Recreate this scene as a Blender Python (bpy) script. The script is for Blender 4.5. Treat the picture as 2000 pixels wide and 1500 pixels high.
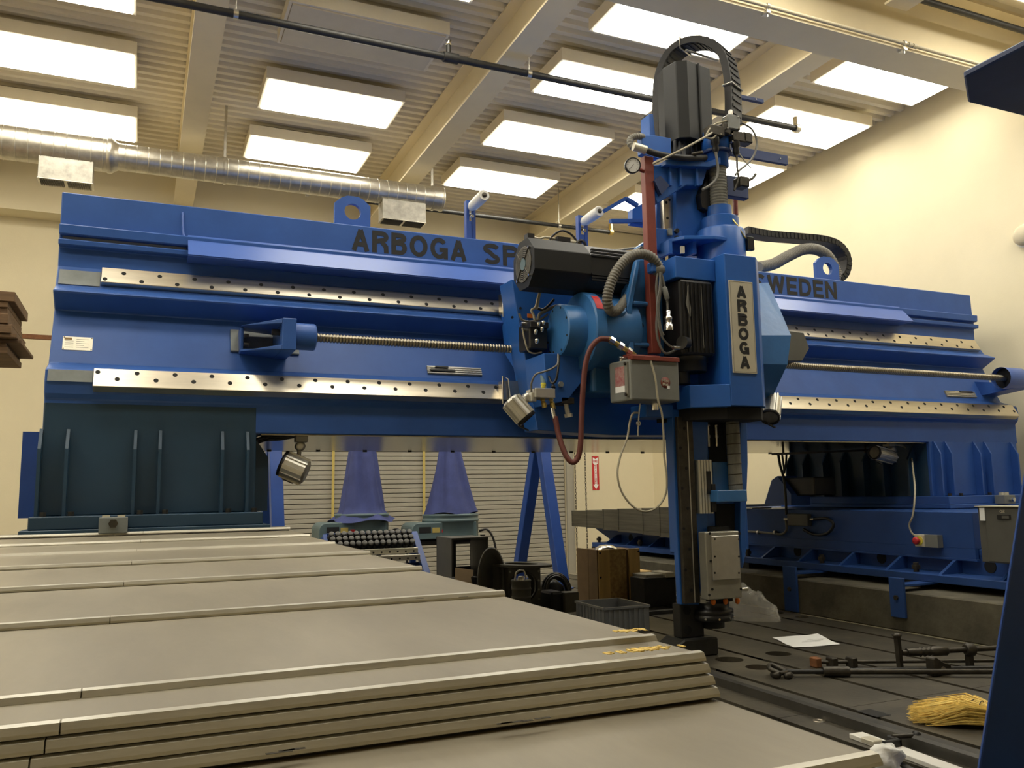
import bpy, bmesh, math, random
from mathutils import Vector, Matrix
random.seed(7)
for o in list(bpy.data.objects): bpy.data.objects.remove(o)
SC = bpy.context.scene
COL = SC.collection
H = 1.1                       # height of the lens above the slotted floor plates
# ---------------------------------------------------------------- camera
F = 1640.0
RM = ((0.91585981, 0.03725123, 0.39976636), (-0.40118057, 0.12450431, 0.90749811), (-0.01596721, -0.99151955, 0.12897297))
cam = bpy.data.cameras.new('camera'); cam.lens = 36 * F / 2000; cam.sensor_width = 36; cam.sensor_fit = 'HORIZONTAL'
cam.clip_start = 0.02; cam.clip_end = 100
co = bpy.data.objects.new('camera', cam); COL.objects.link(co)
co.matrix_world = Matrix(((RM[0][0], -RM[0][1], -RM[0][2], 0), (RM[1][0], -RM[1][1], -RM[1][2], 0), (RM[2][0], -RM[2][1], -RM[2][2], H), (0, 0, 0, 1)))
SC.camera = co
# ---------------------------------------------------------------- world, exposure (the room is closed: its own lamps light it)
wd = bpy.data.worlds.new('world'); SC.world = wd; wd.use_nodes = True
wd.node_tree.nodes['Background'].inputs[0].default_value = (1, .93, .8, 1); wd.node_tree.nodes['Background'].inputs[1].default_value = 0.05
SC.view_settings.view_transform = 'Standard'; SC.view_settings.look = 'None'; SC.view_settings.gamma = 1
SC.view_settings.exposure = 0.0; SC.view_settings.use_curve_mapping = False
LAMP = 10.4                    # radiance of a lit ceiling panel
# ---------------------------------------------------------------- measuring helpers: a sight line met with a plane of the place
def _ray(px, py):
    d = ((px - 1000) / F, (py - 750) / F, 1.0)
    return Vector([sum(RM[i][k] * d[k] for k in range(3)) for i in range(3)])
def P(px, py, Y):
    r = _ray(px, py); return r * (Y / r.y)
def PX(px, py, X):
    r = _ray(px, py); return r * (X / r.x)
def PZ(px, py, Z=-H):
    r = _ray(px, py); return r * (Z / r.z)
def rect(x0, y0, x1, y1, Y):
    mx, my = (x0 + x1) / 2, (y0 + y1) / 2
    return P(x0, my, Y).x, P(x1, my, Y).x, P(mx, y1, Y).z, P(mx, y0, Y).z
# ---------------------------------------------------------------- materials
def mat(name, col, rough=.5, metal=0., var=.12, scale=6., bump=0., bscale=60., spec=.5, stretch=None, coat=0., alpha=1., col2=None, detail=5.):
    m = bpy.data.materials.new(name); m.use_nodes = True
    nt = m.node_tree; b = nt.nodes['Principled BSDF']
    b.inputs['Roughness'].default_value = rough; b.inputs['Metallic'].default_value = metal
    b.inputs['Specular IOR Level'].default_value = spec; b.inputs['Coat Weight'].default_value = coat
    b.inputs['Coat Roughness'].default_value = .15
    tc = nt.nodes.new('ShaderNodeTexCoord'); mp = nt.nodes.new('ShaderNodeMapping')
    nt.links.new(tc.outputs['Object'], mp.inputs[0])
    if stretch: mp.inputs['Scale'].default_value = stretch
    n = nt.nodes.new('ShaderNodeTexNoise'); n.inputs['Scale'].default_value = scale; n.inputs['Detail'].default_value = detail; n.inputs['Roughness'].default_value = .65
    nt.links.new(mp.outputs[0], n.inputs[0])
    r = nt.nodes.new('ShaderNodeValToRGB')
    r.color_ramp.elements[0].position = .3; r.color_ramp.elements[1].position = .7
    c2 = col2 or tuple(min(1, c * (1 + var)) for c in col)
    c1 = col if col2 else tuple(c * (1 - var) for c in col)
    r.color_ramp.elements[0].color = (*c1, 1); r.color_ramp.elements[1].color = (*c2, 1)
    nt.links.new(n.outputs[0], r.inputs[0]); nt.links.new(r.outputs[0], b.inputs['Base Color'])
    if bump:
        n2 = nt.nodes.new('ShaderNodeTexNoise'); n2.inputs['Scale'].default_value = bscale; nt.links.new(mp.outputs[0], n2.inputs[0])
        bp = nt.nodes.new('ShaderNodeBump'); bp.inputs['Strength'].default_value = bump; bp.inputs['Distance'].default_value = .01
        nt.links.new(n2.outputs[0], bp.inputs['Height']); nt.links.new(bp.outputs[0], b.inputs['Normal'])
    if alpha < 1: b.inputs['Alpha'].default_value = alpha
    return m
def emit(name, col, strength):
    m = bpy.data.materials.new(name); m.use_nodes = True; nt = m.node_tree; b = nt.nodes['Principled BSDF']
    b.inputs['Base Color'].default_value = (.8, .8, .78, 1); b.inputs['Roughness'].default_value = .4
    b.inputs['Emission Color'].default_value = (*col, 1); b.inputs['Emission Strength'].default_value = strength
    return m
M = {}
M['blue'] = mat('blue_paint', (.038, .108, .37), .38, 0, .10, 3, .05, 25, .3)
M['headblue'] = mat('bright_blue_paint', (.022, .115, .43), .35, 0, .10, 3, .05, 25)
M['castblue'] = mat('casting_blue_paint', (.042, .165, .42), .33, 0, .12, 4, .12, 18)
M['teal'] = mat('teal_paint_and_shade', (.016, .050, .095), .42, 0, .12, 2.5, .05, 25)  # left column's paint; on the right column's inner side it paints shade
M['coverblue'] = mat('sheet_blue_paint', (.06, .135, .46), .33, 0, .06, 3)
M['navy'] = mat('navy_paint', (.016, .035, .12), .5, 0, .15, 5)
M['craneblue'] = mat('crane_blue_paint', (.02, .07, .30), .4, 0, .10, 4)
M['primer'] = mat('grey_primer', (.20, .22, .22), .5, 0, .12, 12)
M['cream'] = mat('cream_wall_paint', (.76, .68, .48), .75, 0, .035, 1.2, .08, 90)
M['ceil'] = mat('ceiling_paint', (.83, .755, .59), .6, 0, .05, 2, .04, 60)
M['beam'] = mat('beam_paint', (.84, .73, .50), .6, 0, .04, 2, .04, 60)
M['trim'] = mat('trim_paint', (.60, .53, .38), .65, 0, .06, 4)
M['steel'] = mat('ground_steel', (.66, .60, .49), .30, 1., .14, 3, .03, 40, stretch=(.4, 4, 4))
M['screw'] = mat('screw_steel', (.30, .27, .21), .3, 1., .2, 30)
M['galv'] = mat('galvanised_sheet', (.60, .57, .50), .34, .9, .22, 9, .05, 20, detail=8.)
M['alu'] = mat('cast_aluminium', (.60, .58, .52), .4, .85, .10, 8)
M['aluplate'] = mat('aluminium_plate', (.34, .33, .28), .5, .6, .10, 10, .06, 60)
M['browncover'] = mat('weathered_cover', (.075, .068, .048), .55, .3, .3, 3, .1, 40, stretch=(1, .5, 14), col2=(.155, .142, .108), detail=7.)
M['underside'] = mat('polished_underside', (.36, .33, .265), .17, 1., .35, 5, .06, 30, stretch=(.25, 8, 8), detail=7.)
M['register'] = mat('register_sheet', (.42, .40, .35), .5, .7, .25, 9)
M['bedblue_shaded'] = mat('shaded_bed_blue', (.024, .068, .235), .42, 0, .12, 3, .05, 25, .3)  # machine blue darkened: shade around bed and carriage put into the colour
M['strip'] = mat('guide_steel', (.10, .095, .085), .36, .6, .2, 6, .05, 50)
M['chrome'] = mat('bright_metal', (.75, .74, .70), .2, 1., .05, 10)
M['brass'] = mat('brass', (.62, .48, .18), .3, 1., .1, 20)
M['black'] = mat('black_paint', (.013, .013, .014), .38, 0, .2, 10, .04, 40)
M['charcoal'] = mat('charcoal_motor_paint', (.013, .0135, .0135), .5, 0, .15, 6, spec=.35)
M['rubber'] = mat('black_rubber', (.02, .019, .02), .6, 0, .2, 20)
M['void'] = mat('dark_hole', (.008, .008, .008), .8, 0, .1, 10)
M['cover'] = mat('cover_sheet', (.262, .23, .168), .40, .2, .14, 2.2, .04, 50, stretch=(1.4, .35, 1), col2=(.375, .335, .25), detail=7.)
M['lip'] = mat('wiper_lip', (.50, .47, .39), .32, .2, .16, 9, .04, 60, stretch=(.6, 3, 3), col2=(.66, .63, .54))
M['gap'] = mat('grimy_gap', (.05, .042, .028), .8, 0, .3, 30)
M['slotplate'] = mat('cast_iron_plate', (.034, .030, .022), .45, .2, .35, 2.6, .12, 30, col2=(.105, .092, .067), detail=9.)
M['iron'] = mat('dark_iron', (.035, .034, .032), .5, .4, .25, 12, .1, 60)
M['tool'] = mat('oily_steel', (.06, .053, .042), .45, .6, .3, 20, .1, 60)
M['concrete'] = mat('concrete', (.27, .235, .165), .85, 0, .25, 3, .2, 40, detail=8.)
M['plinth'] = mat('stained_concrete', (.045, .04, .027), .75, 0, .35, 3, .2, 35, col2=(.14, .125, .085), detail=8.)
M['slat'] = mat('shutter_slat', (.37, .345, .285), .55, .05, .05, 4)
M['slatgap'] = mat('shutter_joint', (.06, .055, .045), .8)
M['red'] = mat('red_oxide_paint', (.21, .042, .028), .45, 0, .15, 10)
M['signred'] = mat('sign_red', (.55, .025, .03), .5, 0, .05)
M['white'] = mat('white_enamel', (.78, .76, .70), .45, 0, .04)
M['paper'] = mat('paper_white', (.88, .88, .86), .7, 0, .02)
M['ink'] = mat('black_ink', (.012, .012, .013), .6, 0, .1)
M['plate'] = mat('plate_ivory', (.66, .62, .50), .35, .3, .10, 3)
M['boxgrey'] = mat('box_grey_enamel', (.20, .205, .19), .45, 0, .08, 6)
M['darkbox'] = mat('cabinet_grey', (.10, .098, .085), .5, 0, .1, 6)
M['hose'] = mat('grey_conduit', (.17, .16, .135), .5, 0, .12, 10)
M['redhose'] = mat('red_hose', (.13, .034, .027), .5, 0, .15, 20)
M['cable'] = mat('beige_cable', (.42, .38, .28), .55, 0, .1, 20)
M['greycable'] = mat('grey_cable', (.16, .155, .14), .5, 0, .1, 20)
M['fabric'] = mat('grey_bellows_fabric', (.20, .195, .165), .8, 0, .3, 14, .2, 60, stretch=(1, 1, .5))
M['cloth'] = mat('blue_canvas', (.05, .065, .20), .85, 0, .15, 6, .15, 60)
M['machgrey'] = mat('blue_grey_enamel', (.115, .17, .18), .45, 0, .10, 5)
M['yellow'] = mat('yellow_strap', (.55, .43, .12), .6, 0, .1)
M['sticker'] = mat('yellow_sticker', (.75, .68, .08), .5, 0, .05)
M['orange'] = mat('orange_plastic', (.80, .20, .02), .4, 0, .05)
M['wood'] = mat('rough_lumber', (.13, .075, .035), .8, 0, .35, 4, .2, 40, stretch=(.3, 6, 6))
M['pine'] = mat('pine_board', (.60, .40, .15), .7, 0, .2, 3, .1, 40, stretch=(5, 5, .4))
M['osb'] = mat('strand_board', (.30, .19, .065), .75, 0, .5, 28, .15, 30, col2=(.58, .40, .16), detail=8.)
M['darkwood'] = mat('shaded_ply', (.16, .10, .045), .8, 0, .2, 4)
M['plasticgrey'] = mat('grey_plastic', (.19, .20, .215), .45, 0, .08)
M['straw'] = mat('broom_straw', (.80, .58, .15), .7, 0, .25, 40)
M['rust'] = mat('rusty_steel', (.22, .09, .035), .7, .2, .3, 20)
M['card'] = mat('cardboard', (.28, .19, .09), .8, 0, .1)
M['rag'] = mat('white_rag', (.85, .84, .80), .9, 0, .05, 10, .3, 30)
M['lampglass'] = mat('lamp_glass', (.25, .24, .21), .15, .2, .15, 20)
M['purple'] = mat('label_print', (.35, .04, .07), .5, 0, .5, 25, col2=(.45, .35, .30))
M['lens'] = emit('lamp_diffuser', (1, .945, .80), LAMP)
M['lensoff'] = mat('unlit_diffuser', (.64, .58, .46), .5, 0, .06, 3)
def film():
    m = bpy.data.materials.new('clear_plastic_film'); m.use_nodes = True; nt = m.node_tree; b = nt.nodes['Principled BSDF']
    b.inputs['Base Color'].default_value = (.75, .72, .64, 1); b.inputs['Roughness'].default_value = .22
    b.inputs['Alpha'].default_value = .28; b.inputs['Specular IOR Level'].default_value = .8
    return m
M['film'] = film()
def glass():
    m = bpy.data.materials.new('gauge_glass'); m.use_nodes = True; b = m.node_tree.nodes['Principled BSDF']
    b.inputs['Base Color'].default_value = (1, 1, 1, 1); b.inputs['Roughness'].default_value = .05; b.inputs['Alpha'].default_value = .15
    return m
M['glass'] = glass()
# ---------------------------------------------------------------- mesh builder (coordinates relative to the lens height; build() lifts them by H)
class MB:
    def __init__(s): s.v = []; s.f = []; s.s = []
    def add(s, vs, fs, sm=False):
        n = len(s.v); s.v += [tuple(v) for v in vs]
        for k in fs: s.f.append(tuple(n + i for i in k)); s.s.append(sm)
        return s
    def box(s, x0, x1, y0, y1, z0, z1):
        return s.hexa([(x0, y0, z0), (x1, y0, z0), (x1, y1, z0), (x0, y1, z0), (x0, y0, z1), (x1, y0, z1), (x1, y1, z1), (x0, y1, z1)])
    def hexa(s, p):
        return s.add(p, [(3, 2, 1, 0), (4, 5, 6, 7), (0, 1, 5, 4), (1, 2, 6, 5), (2, 3, 7, 6), (3, 0, 4, 7)])
    def prism(s, poly, ax, a, b):
        f = {'x': lambda u, w, t: (t, u, w), 'y': lambda u, w, t: (u, t, w), 'z': lambda u, w, t: (u, w, t)}[ax]
        n = len(poly)
        vs = [f(u, w, a) for u, w in poly] + [f(u, w, b) for u, w in poly]
        return s.add(vs, [tuple(range(n)), tuple(range(2 * n - 1, n - 1, -1))] + [(i, (i + 1) % n, n + (i + 1) % n, n + i) for i in range(n)])
    def lathe(s, p0, d, prof, n=20, sm=True, c0=True, c1=True, a0=0.):
        d = Vector(d).normalized(); p0 = Vector(p0)
        u = d.orthogonal().normalized() if abs(d.z) > .9 or abs(d.z) > 1e9 else Vector((0, 0, 1)).cross(d).normalized()
        w = d.cross(u)
        vs = []
        for r, h in prof:
            for k in range(n):
                a = a0 + 2 * math.pi * k / n
                vs.append(p0 + d * h + (u * math.cos(a) + w * math.sin(a)) * r)
        fs = []
        for j in range(len(prof) - 1):
            for k in range(n):
                a, b = j * n + k, j * n + (k + 1) % n
                fs.append((a, b, b + n, a + n))
        s.add(vs, fs, sm)
        if c0: s.add(vs[:n], [tuple(range(n))])
        if c1: s.add(vs[-n:], [tuple(range(n))])
        return s
    def cyl(s, p0, p1, r, r1=None, n=16, sm=True):
        d = Vector(p1) - Vector(p0)
        return s.lathe(p0, d, [(r, 0), (r if r1 is None else r1, d.length)], n, sm)
    def tube(s, pts, r, n=8, sm=True, cap=True):
        pts = [Vector(p) for p in pts]; m = len(pts)
        rs = r if isinstance(r, (list, tuple)) else [r] * m
        t0 = (pts[1] - pts[0]).normalized(); u = t0.orthogonal().normalized(); vs = []
        for i in range(m):
            t = (pts[min(i + 1, m - 1)] - pts[max(i - 1, 0)]).normalized()
            u = (u - t * u.dot(t)); u = u.normalized() if u.length > 1e-6 else t.orthogonal().normalized()
            w = t.cross(u)
            for k in range(n):
                a = 2 * math.pi * k / n
                vs.append(pts[i] + (u * math.cos(a) + w * math.sin(a)) * rs[i])
        fs = [(i * n + k, i * n + (k + 1) % n, (i + 1) * n + (k + 1) % n, (i + 1) * n + k) for i in range(m - 1) for k in range(n)]
        s.add(vs, fs, sm)
        if cap: s.add(vs[:n], [tuple(range(n))]); s.add(vs[-n:], [tuple(range(n))])
        return s
    def band(s, pts, w, t, axis):
        """a flat strap of width w (along axis) and thickness t following pts"""
        ax = Vector(axis).normalized(); pts = [Vector(p) for p in pts]; vs = []
        for i, p in enumerate(pts):
            d = (pts[min(i + 1, len(pts) - 1)] - pts[max(i - 1, 0)]).normalized(); nn = d.cross(ax).normalized()
            for a, b in ((-.5, -.5), (.5, -.5), (.5, .5), (-.5, .5)): vs.append(p + ax * (w * a) + nn * (t * b))
        fs = [(0, 1, 2, 3), tuple(len(vs) - 4 + k for k in range(4))]
        for i in range(len(pts) - 1):
            for k in range(4): fs.append((i * 4 + k, i * 4 + (k + 1) % 4, i * 4 + 4 + (k + 1) % 4, i * 4 + 4 + k))
        return s.add(vs, fs)
    def obb(s, p0, p1, w, h, up=(0, 0, 1)):
        """a bar from p0 to p1, w wide across and h deep along up"""
        p0, p1 = Vector(p0), Vector(p1); d = (p1 - p0).normalized(); sd = d.cross(Vector(up)).normalized() * (w / 2); u = sd.cross(d).normalized() * (h / 2)
        return s.hexa([p0 - sd - u, p1 - sd - u, p1 + sd - u, p0 + sd - u, p0 - sd + u, p1 - sd + u, p1 + sd + u, p0 + sd + u])
    def build(s, name, m, parent=None, bevel=0., seg=1, lift=True):
        me = bpy.data.meshes.new(name)
        dz = H if lift else 0
        me.from_pydata([(x, y, z + dz) for x, y, z in s.v], [], s.f)
        me.polygons.foreach_set('use_smooth', s.s)
        bm = bmesh.new(); bm.from_mesh(me); bmesh.ops.recalc_face_normals(bm, faces=bm.faces); bm.to_mesh(me); bm.free()
        me.materials.append(M[m] if isinstance(m, str) else m)
        return link(name, me, parent, bevel, seg)
def link(name, data, parent=None, bevel=0., seg=1):
    o = bpy.data.objects.new(name, data); COL.objects.link(o)
    if bevel:
        b = o.modifiers.new('bevel', 'BEVEL'); b.width = bevel; b.segments = seg; b.limit_method = 'ANGLE'; b.angle_limit = math.radians(40); b.harden_normals = False
    if parent: put(o, parent)
    return o
def put(o, parent):
    o.parent = parent
    if parent.type == 'EMPTY': o.matrix_parent_inverse = Matrix.Translation(-Vector(parent.location))
def tag(o, label=None, cat=None, group=None, kind=None):
    if label: o['label'] = label
    if cat: o['category'] = cat
    if group: o['group'] = group
    if kind: o['kind'] = kind
    return o
def thing(name, label, cat, loc=(0, 0, 0), group=None, kind=None):
    o = bpy.data.objects.new(name, None); COL.objects.link(o); o.location = (loc[0], loc[1], loc[2] + H); o.empty_display_size = .1
    return tag(o, label, cat, group, kind)
def rep(src, name, parent, loc):
    """another object sharing src's mesh (built about its own origin), at loc"""
    o = src.copy(); COL.objects.link(o); o.name = name; o.location = (loc[0], loc[1], loc[2] + H)
    o.parent = None
    if parent: put(o, parent)
    return o
def spline(pts, n=8):
    pts = [Vector(p) for p in pts]; q = [pts[0] * 2 - pts[1]] + pts + [pts[-1] * 2 - pts[-2]]; out = []
    for i in range(1, len(q) - 2):
        for k in range(n):
            t = k / n; a, b, c, d = q[i - 1:i + 3]
            out.append(.5 * ((2 * b) + (c - a) * t + (2 * a - 5 * b + 4 * c - d) * t * t + (3 * b - a - 3 * c + d) * t ** 3))
    return out + [pts[-1]]
def resample(pts, step):
    out = [pts[0]]; acc = 0
    for a, b in zip(pts, pts[1:]):
        L = (b - a).length; t = step - acc
        while t <= L:
            out.append(a.lerp(b, t / L)); t += step
        acc = (acc + L) % step
    return out
def hosemesh(pts, r, pitch=.018, amp=.12, n=12):
    q = resample(spline(pts, 14), pitch / 4); rs = [r * (1 + amp * math.sin(2 * math.pi * i / 4)) for i in range(len(q))]
    return MB().tube(q, rs, n)
def text(name, s, m, parent, x0, x1, y, z0, z1, extr=.002, bold=.0, normal='y', spacing=1.):
    """flat lettering facing -Y (or -X) fitted into the given rectangle (plane coordinate y)"""
    cu = bpy.data.curves.new(name, 'FONT'); cu.body = s; cu.extrude = .01; cu.offset = bold; cu.space_character = spacing; cu.resolution_u = 3
    tmp = bpy.data.objects.new('t', cu); COL.objects.link(tmp)
    me = bpy.data.meshes.new_from_object(tmp.evaluated_get(bpy.context.evaluated_depsgraph_get()))
    bpy.data.objects.remove(tmp); bpy.data.curves.remove(cu)
    xs = [v.co.x for v in me.vertices]; ys = [v.co.y for v in me.vertices]; ax, bx, ay, by = min(xs), max(xs), min(ys), max(ys)
    for v in me.vertices:
        u = x0 + (v.co.x - ax) / (bx - ax) * (x1 - x0); w = z0 + (v.co.y - ay) / (by - ay) * (z1 - z0); d = v.co.z / .01 * extr
        v.co = (u, y - d, w + H) if normal == 'y' else (y - d, u, w + H)
    me.materials.clear(); me.materials.append(M[m]); me.name = name
    return link(name, me, parent)

def arc(cx, cy, rx, ry, a0, a1, n=10): return [(cx + rx * math.cos(math.radians(a0 + (a1 - a0) * i / n)), cy + ry * math.sin(math.radians(a0 + (a1 - a0) * i / n))) for i in range(n + 1)]
def glyph(c, w, t):
    """centre lines of a grotesque capital, 1 high and w wide, stroke t"""
    h = t / 2; L, R_, B, T = h, w - h, h, 1 - h; m = .5
    if c == 'A': return [[(h * .9, 0), (w / 2, 1 - h * .4)], [(w / 2, 1 - h * .4), (w - h * .9, 0)], [(w * .24, .30), (w * .76, .30)]]
    if c == 'R': return [[(L, 0), (L, 1)], [(L, T), (w * .55, T)] + arc(w * .58, .75 - h * .1, R_ - w * .58, .25 - h * .9, 90, -90) + [(L, .5 - h * .1)], [(w * .60, .5), (R_ - .01, .30), (R_ + .005, 0)]]
    if c == 'B': return [[(L, 0), (L, 1)], [(L, T), (w * .55, T)] + arc(w * .56, .765, R_ - w * .60, .235 - h, 90, -90) + [(L, .53)], [(L, .53), (w * .55, .53)] + arc(w * .58, .265 + h / 2, R_ - w * .58, .265 - h / 2, 90, -90) + [(L, B)]]
    if c == 'O': return [arc(w / 2, .5, w / 2 - h, .5 - h, 0, 360, 28)]
    if c == 'G': return [arc(w / 2, .5, w / 2 - h, .5 - h, 40, 330, 24), [(w * .52, .44), (R_, .44), (R_, 0)]]
    if c == 'S': return [arc(w / 2, .74, w / 2 - h, .26 - h, 20, 250, 14) + arc(w / 2, .26, w / 2 - h, .26 - h, 70, -160, 14)]
    if c == 'P': return [[(L, 0), (L, 1)], [(L, T), (w * .55, T)] + arc(w * .56, .72, R_ - w * .56, .28 - h, 90, -90) + [(L, .44 + h)]]
    if c == 'E': return [[(L, 0), (L, 1)], [(L, T), (w, T)], [(L, m), (w * .92, m)], [(L, B), (w, B)]]
    if c == 'W': return [[(h * .8, 1), (w * .27, h * .2)], [(w * .27, h * .2), (w * .5, 1 - h * .2)], [(w * .5, 1 - h * .2), (w * .73, h * .2)], [(w * .73, h * .2), (w - h * .8, 1)]]
    if c == 'D': return [[(L, 0), (L, 1)], [(L, T), (w * .45, T)] + arc(w * .48, .5, R_ - w * .48, .5 - h, 90, -90, 14) + [(L, B)]]
    if c == 'N': return [[(L, 0), (L, 1)], [(L, 1 - h * .5), (R_, h * .5)], [(R_, 0), (R_, 1)]]
    return []
GW = {'A': .76, 'R': .72, 'B': .70, 'O': .82, 'G': .82, 'S': .70, 'P': .68, 'E': .62, 'W': 1.0, 'D': .74, 'N': .72}
def sign_letter(c, parent, x0, x1, y, z0, z1, t=.17, thick=.0015, m='ink'):
    """one capital drawn with even strokes in the rectangle x0..x1, z0..z1 on a plane facing -Y"""
    w = (x1 - x0) / (z1 - z0); H_ = z1 - z0; b = MB()
    for j, pl in enumerate(glyph(c, w, t)):
        n = len(pl); closed = (pl[0][0] - pl[-1][0]) ** 2 + (pl[0][1] - pl[-1][1]) ** 2 < 1e-8; vs = []; yo = y - thick - .00012 * j
        for i, p in enumerate(pl):
            a = pl[i - 1] if i else (pl[-2] if closed else None); d = pl[i + 1] if i < n - 1 else (pl[1] if closed else None)
            def nv(u, v): L = math.hypot(v[0] - u[0], v[1] - u[1]) or 1; return ((u[1] - v[1]) / L, (v[0] - u[0]) / L)
            if a and d:
                n1, n2 = nv(a, p), nv(p, d); sx, sy = n1[0] + n2[0], n1[1] + n2[1]; q = sx * sx + sy * sy; k = 2 / q if q > .3 else 1; nx, ny = sx * k, sy * k
            else: nx, ny = nv(a, p) if a else nv(p, d)
            for s_ in (1, -1): vs.append((x0 + (p[0] + nx * s_ * t / 2) * H_, yo, z0 + (p[1] + ny * s_ * t / 2) * H_))
        k0 = len(vs); vs += [(x, yo + thick, z) for x, _, z in vs]
        for i in range(n - 1):
            A, B_, C, D = 2 * i, 2 * i + 1, 2 * i + 3, 2 * i + 2
            b.add([vs[A], vs[B_], vs[C], vs[D], vs[A + k0], vs[B_ + k0], vs[C + k0], vs[D + k0]], [(0, 1, 2, 3), (7, 6, 5, 4), (0, 3, 7, 4), (1, 5, 6, 2)])
    return b.build('letter', m, parent)
def sign_word(s, parent, x0, x1, y, z0, z1, t=.17, gap=.13):
    tot = sum(GW[c] for c in s) + gap * (len(s) - 1); k = (x1 - x0) / tot; x = x0
    for c in s: sign_letter(c, parent, x, x + GW[c] * k, y, z0, z1, t); x += (GW[c] + gap) * k
def inst(name, me, parent, loc, rot=None):
    o = bpy.data.objects.new(name, me); COL.objects.link(o); o.location = (loc[0], loc[1], loc[2] + H)
    if rot: o.rotation_euler = rot
    if parent: put(o, parent)
    return o
def mesh_of(mb, name, m):
    o = mb.build(name, m, lift=False); me = o.data; bpy.data.objects.remove(o); return me
# ================================================================ THE ROOM
XL, XR, YB, YF, ZD = -5.2, 8.46, -4.5, 12.93, 4.62     # inside faces of the walls, ceiling deck
LOW = .32; TX0, TX1, TY0, TY1 = 1.0, 5.38, -1.5, 10.42               # pit that holds the slotted plates
fl = MB()
fl.box(XL, TX0, YB, TY1, -H - .5, -H); fl.box(TX1, XR, YB, TY1, -H - .5, -H); fl.box(TX0, TX1, YB, TY0, -H - .5, -H)
fl.box(XL, XR, TY1, YF + .1, -H - .5, -H - LOW); fl.box(TX0, TX1, TY0, TY1, -H - .5, -H - .22)
tag(fl.build('floor', 'concrete'), 'grey concrete workshop floor', kind='structure')
DX0, DX1, DZ1 = P(300, 950, YF).x, P(1106, 950, YF).x, 1.75      # roll-up door opening
wf = MB()
wf.box(XL - .2, DX0, YF, YF + .2, -H - LOW, ZD + .3); wf.box(DX1, XR + .2, YF, YF + .2, -H - LOW, ZD + .3); wf.box(DX0, DX1, YF, YF + .2, DZ1, ZD + .3)
tag(wf.build('wall_back', 'cream'), 'cream painted back wall with roll-up door opening', kind='structure')
tag(MB().box(XR, XR + .2, YB, YF, -H - LOW, ZD + .3).build('wall_right', 'cream'), 'bright cream painted right wall', kind='structure')
tag(MB().box(XL - .2, XL, YB, YF, -H - LOW, ZD + .3).build('wall_left', 'cream'), 'cream painted left wall', kind='structure')
tag(MB().box(XL - .2, XR + .2, YB - .2, YB, -H, ZD + .3).build('wall_front', 'cream'), 'cream painted wall behind the viewer', kind='structure')
zt = P(0, 403, 12.5).z
tag(MB().box(XL, XR - .002, 12.55, YF, zt, ZD - .02).build('trim_1', 'cream'), 'cream header projecting from the upper back wall', kind='structure')
# corrugated ceiling deck
pr = []; y = YB; p = .152
while y < YF:
    pr += [(y, ZD), (y + p * .40, ZD), (y + p * .52, ZD + .045), (y + p * .88, ZD + .045)]; y += p
pr = [q for q in pr if q[0] < YF] + [(YF, ZD), (YF, ZD + .1), (YB, ZD + .1)]
ceiling = tag(MB().prism(pr, 'x', XL - .1, XR + .1).build('ceiling', 'ceil'), 'off-white corrugated steel ceiling deck', kind='structure')
def ibeam_y(xc, w, z0, y0, y1, name='joist'):
    b = MB(); b.box(xc - w / 2, xc + w / 2, y0, y1, z0, z0 + .022); b.box(xc - .012, xc + .012, y0, y1, z0 + .022, ZD - .02); b.box(xc - w / 2, xc + w / 2, y0, y1, ZD - .02, ZD)
    return b.build(name, 'beam', ceiling)
GZ = 3.9
JX = [(0.218 + .433) / 2 * 4.19 / 3.4 + 2.755 * k for k in (-2, -1, 0, 1, 2)]
for x in JX:
    ibeam_y(x, .26, 4.17, 5.43, YF - .02); ibeam_y(x, .26, 4.17, YB + .01, 4.93)
g = MB(); g.box(XL + .01, XR - .01, 5.07, 5.42, GZ, GZ + .03); g.box(XL + .01, XR - .01, 5.235, 5.255, GZ + .03, ZD - .03); g.box(XL + .01, XR - .01, 5.07, 5.42, ZD - .03, ZD)
gird = g.build('girder', 'beam', ceiling)
# conduit clipped to the girder's near flange
cd = thing('conduit', 'painted conduit clipped along the edge of the ceiling girder', 'conduit', (XL, 5.05, GZ + .03))
MB().cyl((XL + .02, 5.045, GZ + .045), (XR - .02, 5.045, GZ + .045), .016, n=10).build('pipe', 'trim', cd)
for px, py in ((1499, 18), (1766, 91)):
    q = P(px, py, 5.045); b = MB(); b.cyl((q.x - .012, 5.045, GZ + .045), (q.x + .012, 5.045, GZ + .045), .026, n=10); b.box(q.x - .02, q.x + .02, 5.03, 5.10, GZ - .02, GZ - .001); b.cyl((q.x, 5.05, GZ - .05), (q.x, 5.05, GZ + .03), .008, n=6)
    b.build('clip', 'alu', cd)
for dx in (.07, .13): 
    q = P(1766, 91, 5.045); MB().cyl((q.x + dx - .02, 5.045, GZ + .045), (q.x + dx + .02, 5.045, GZ + .045), .022, n=10).build('coupling', 'trim', cd)
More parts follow.
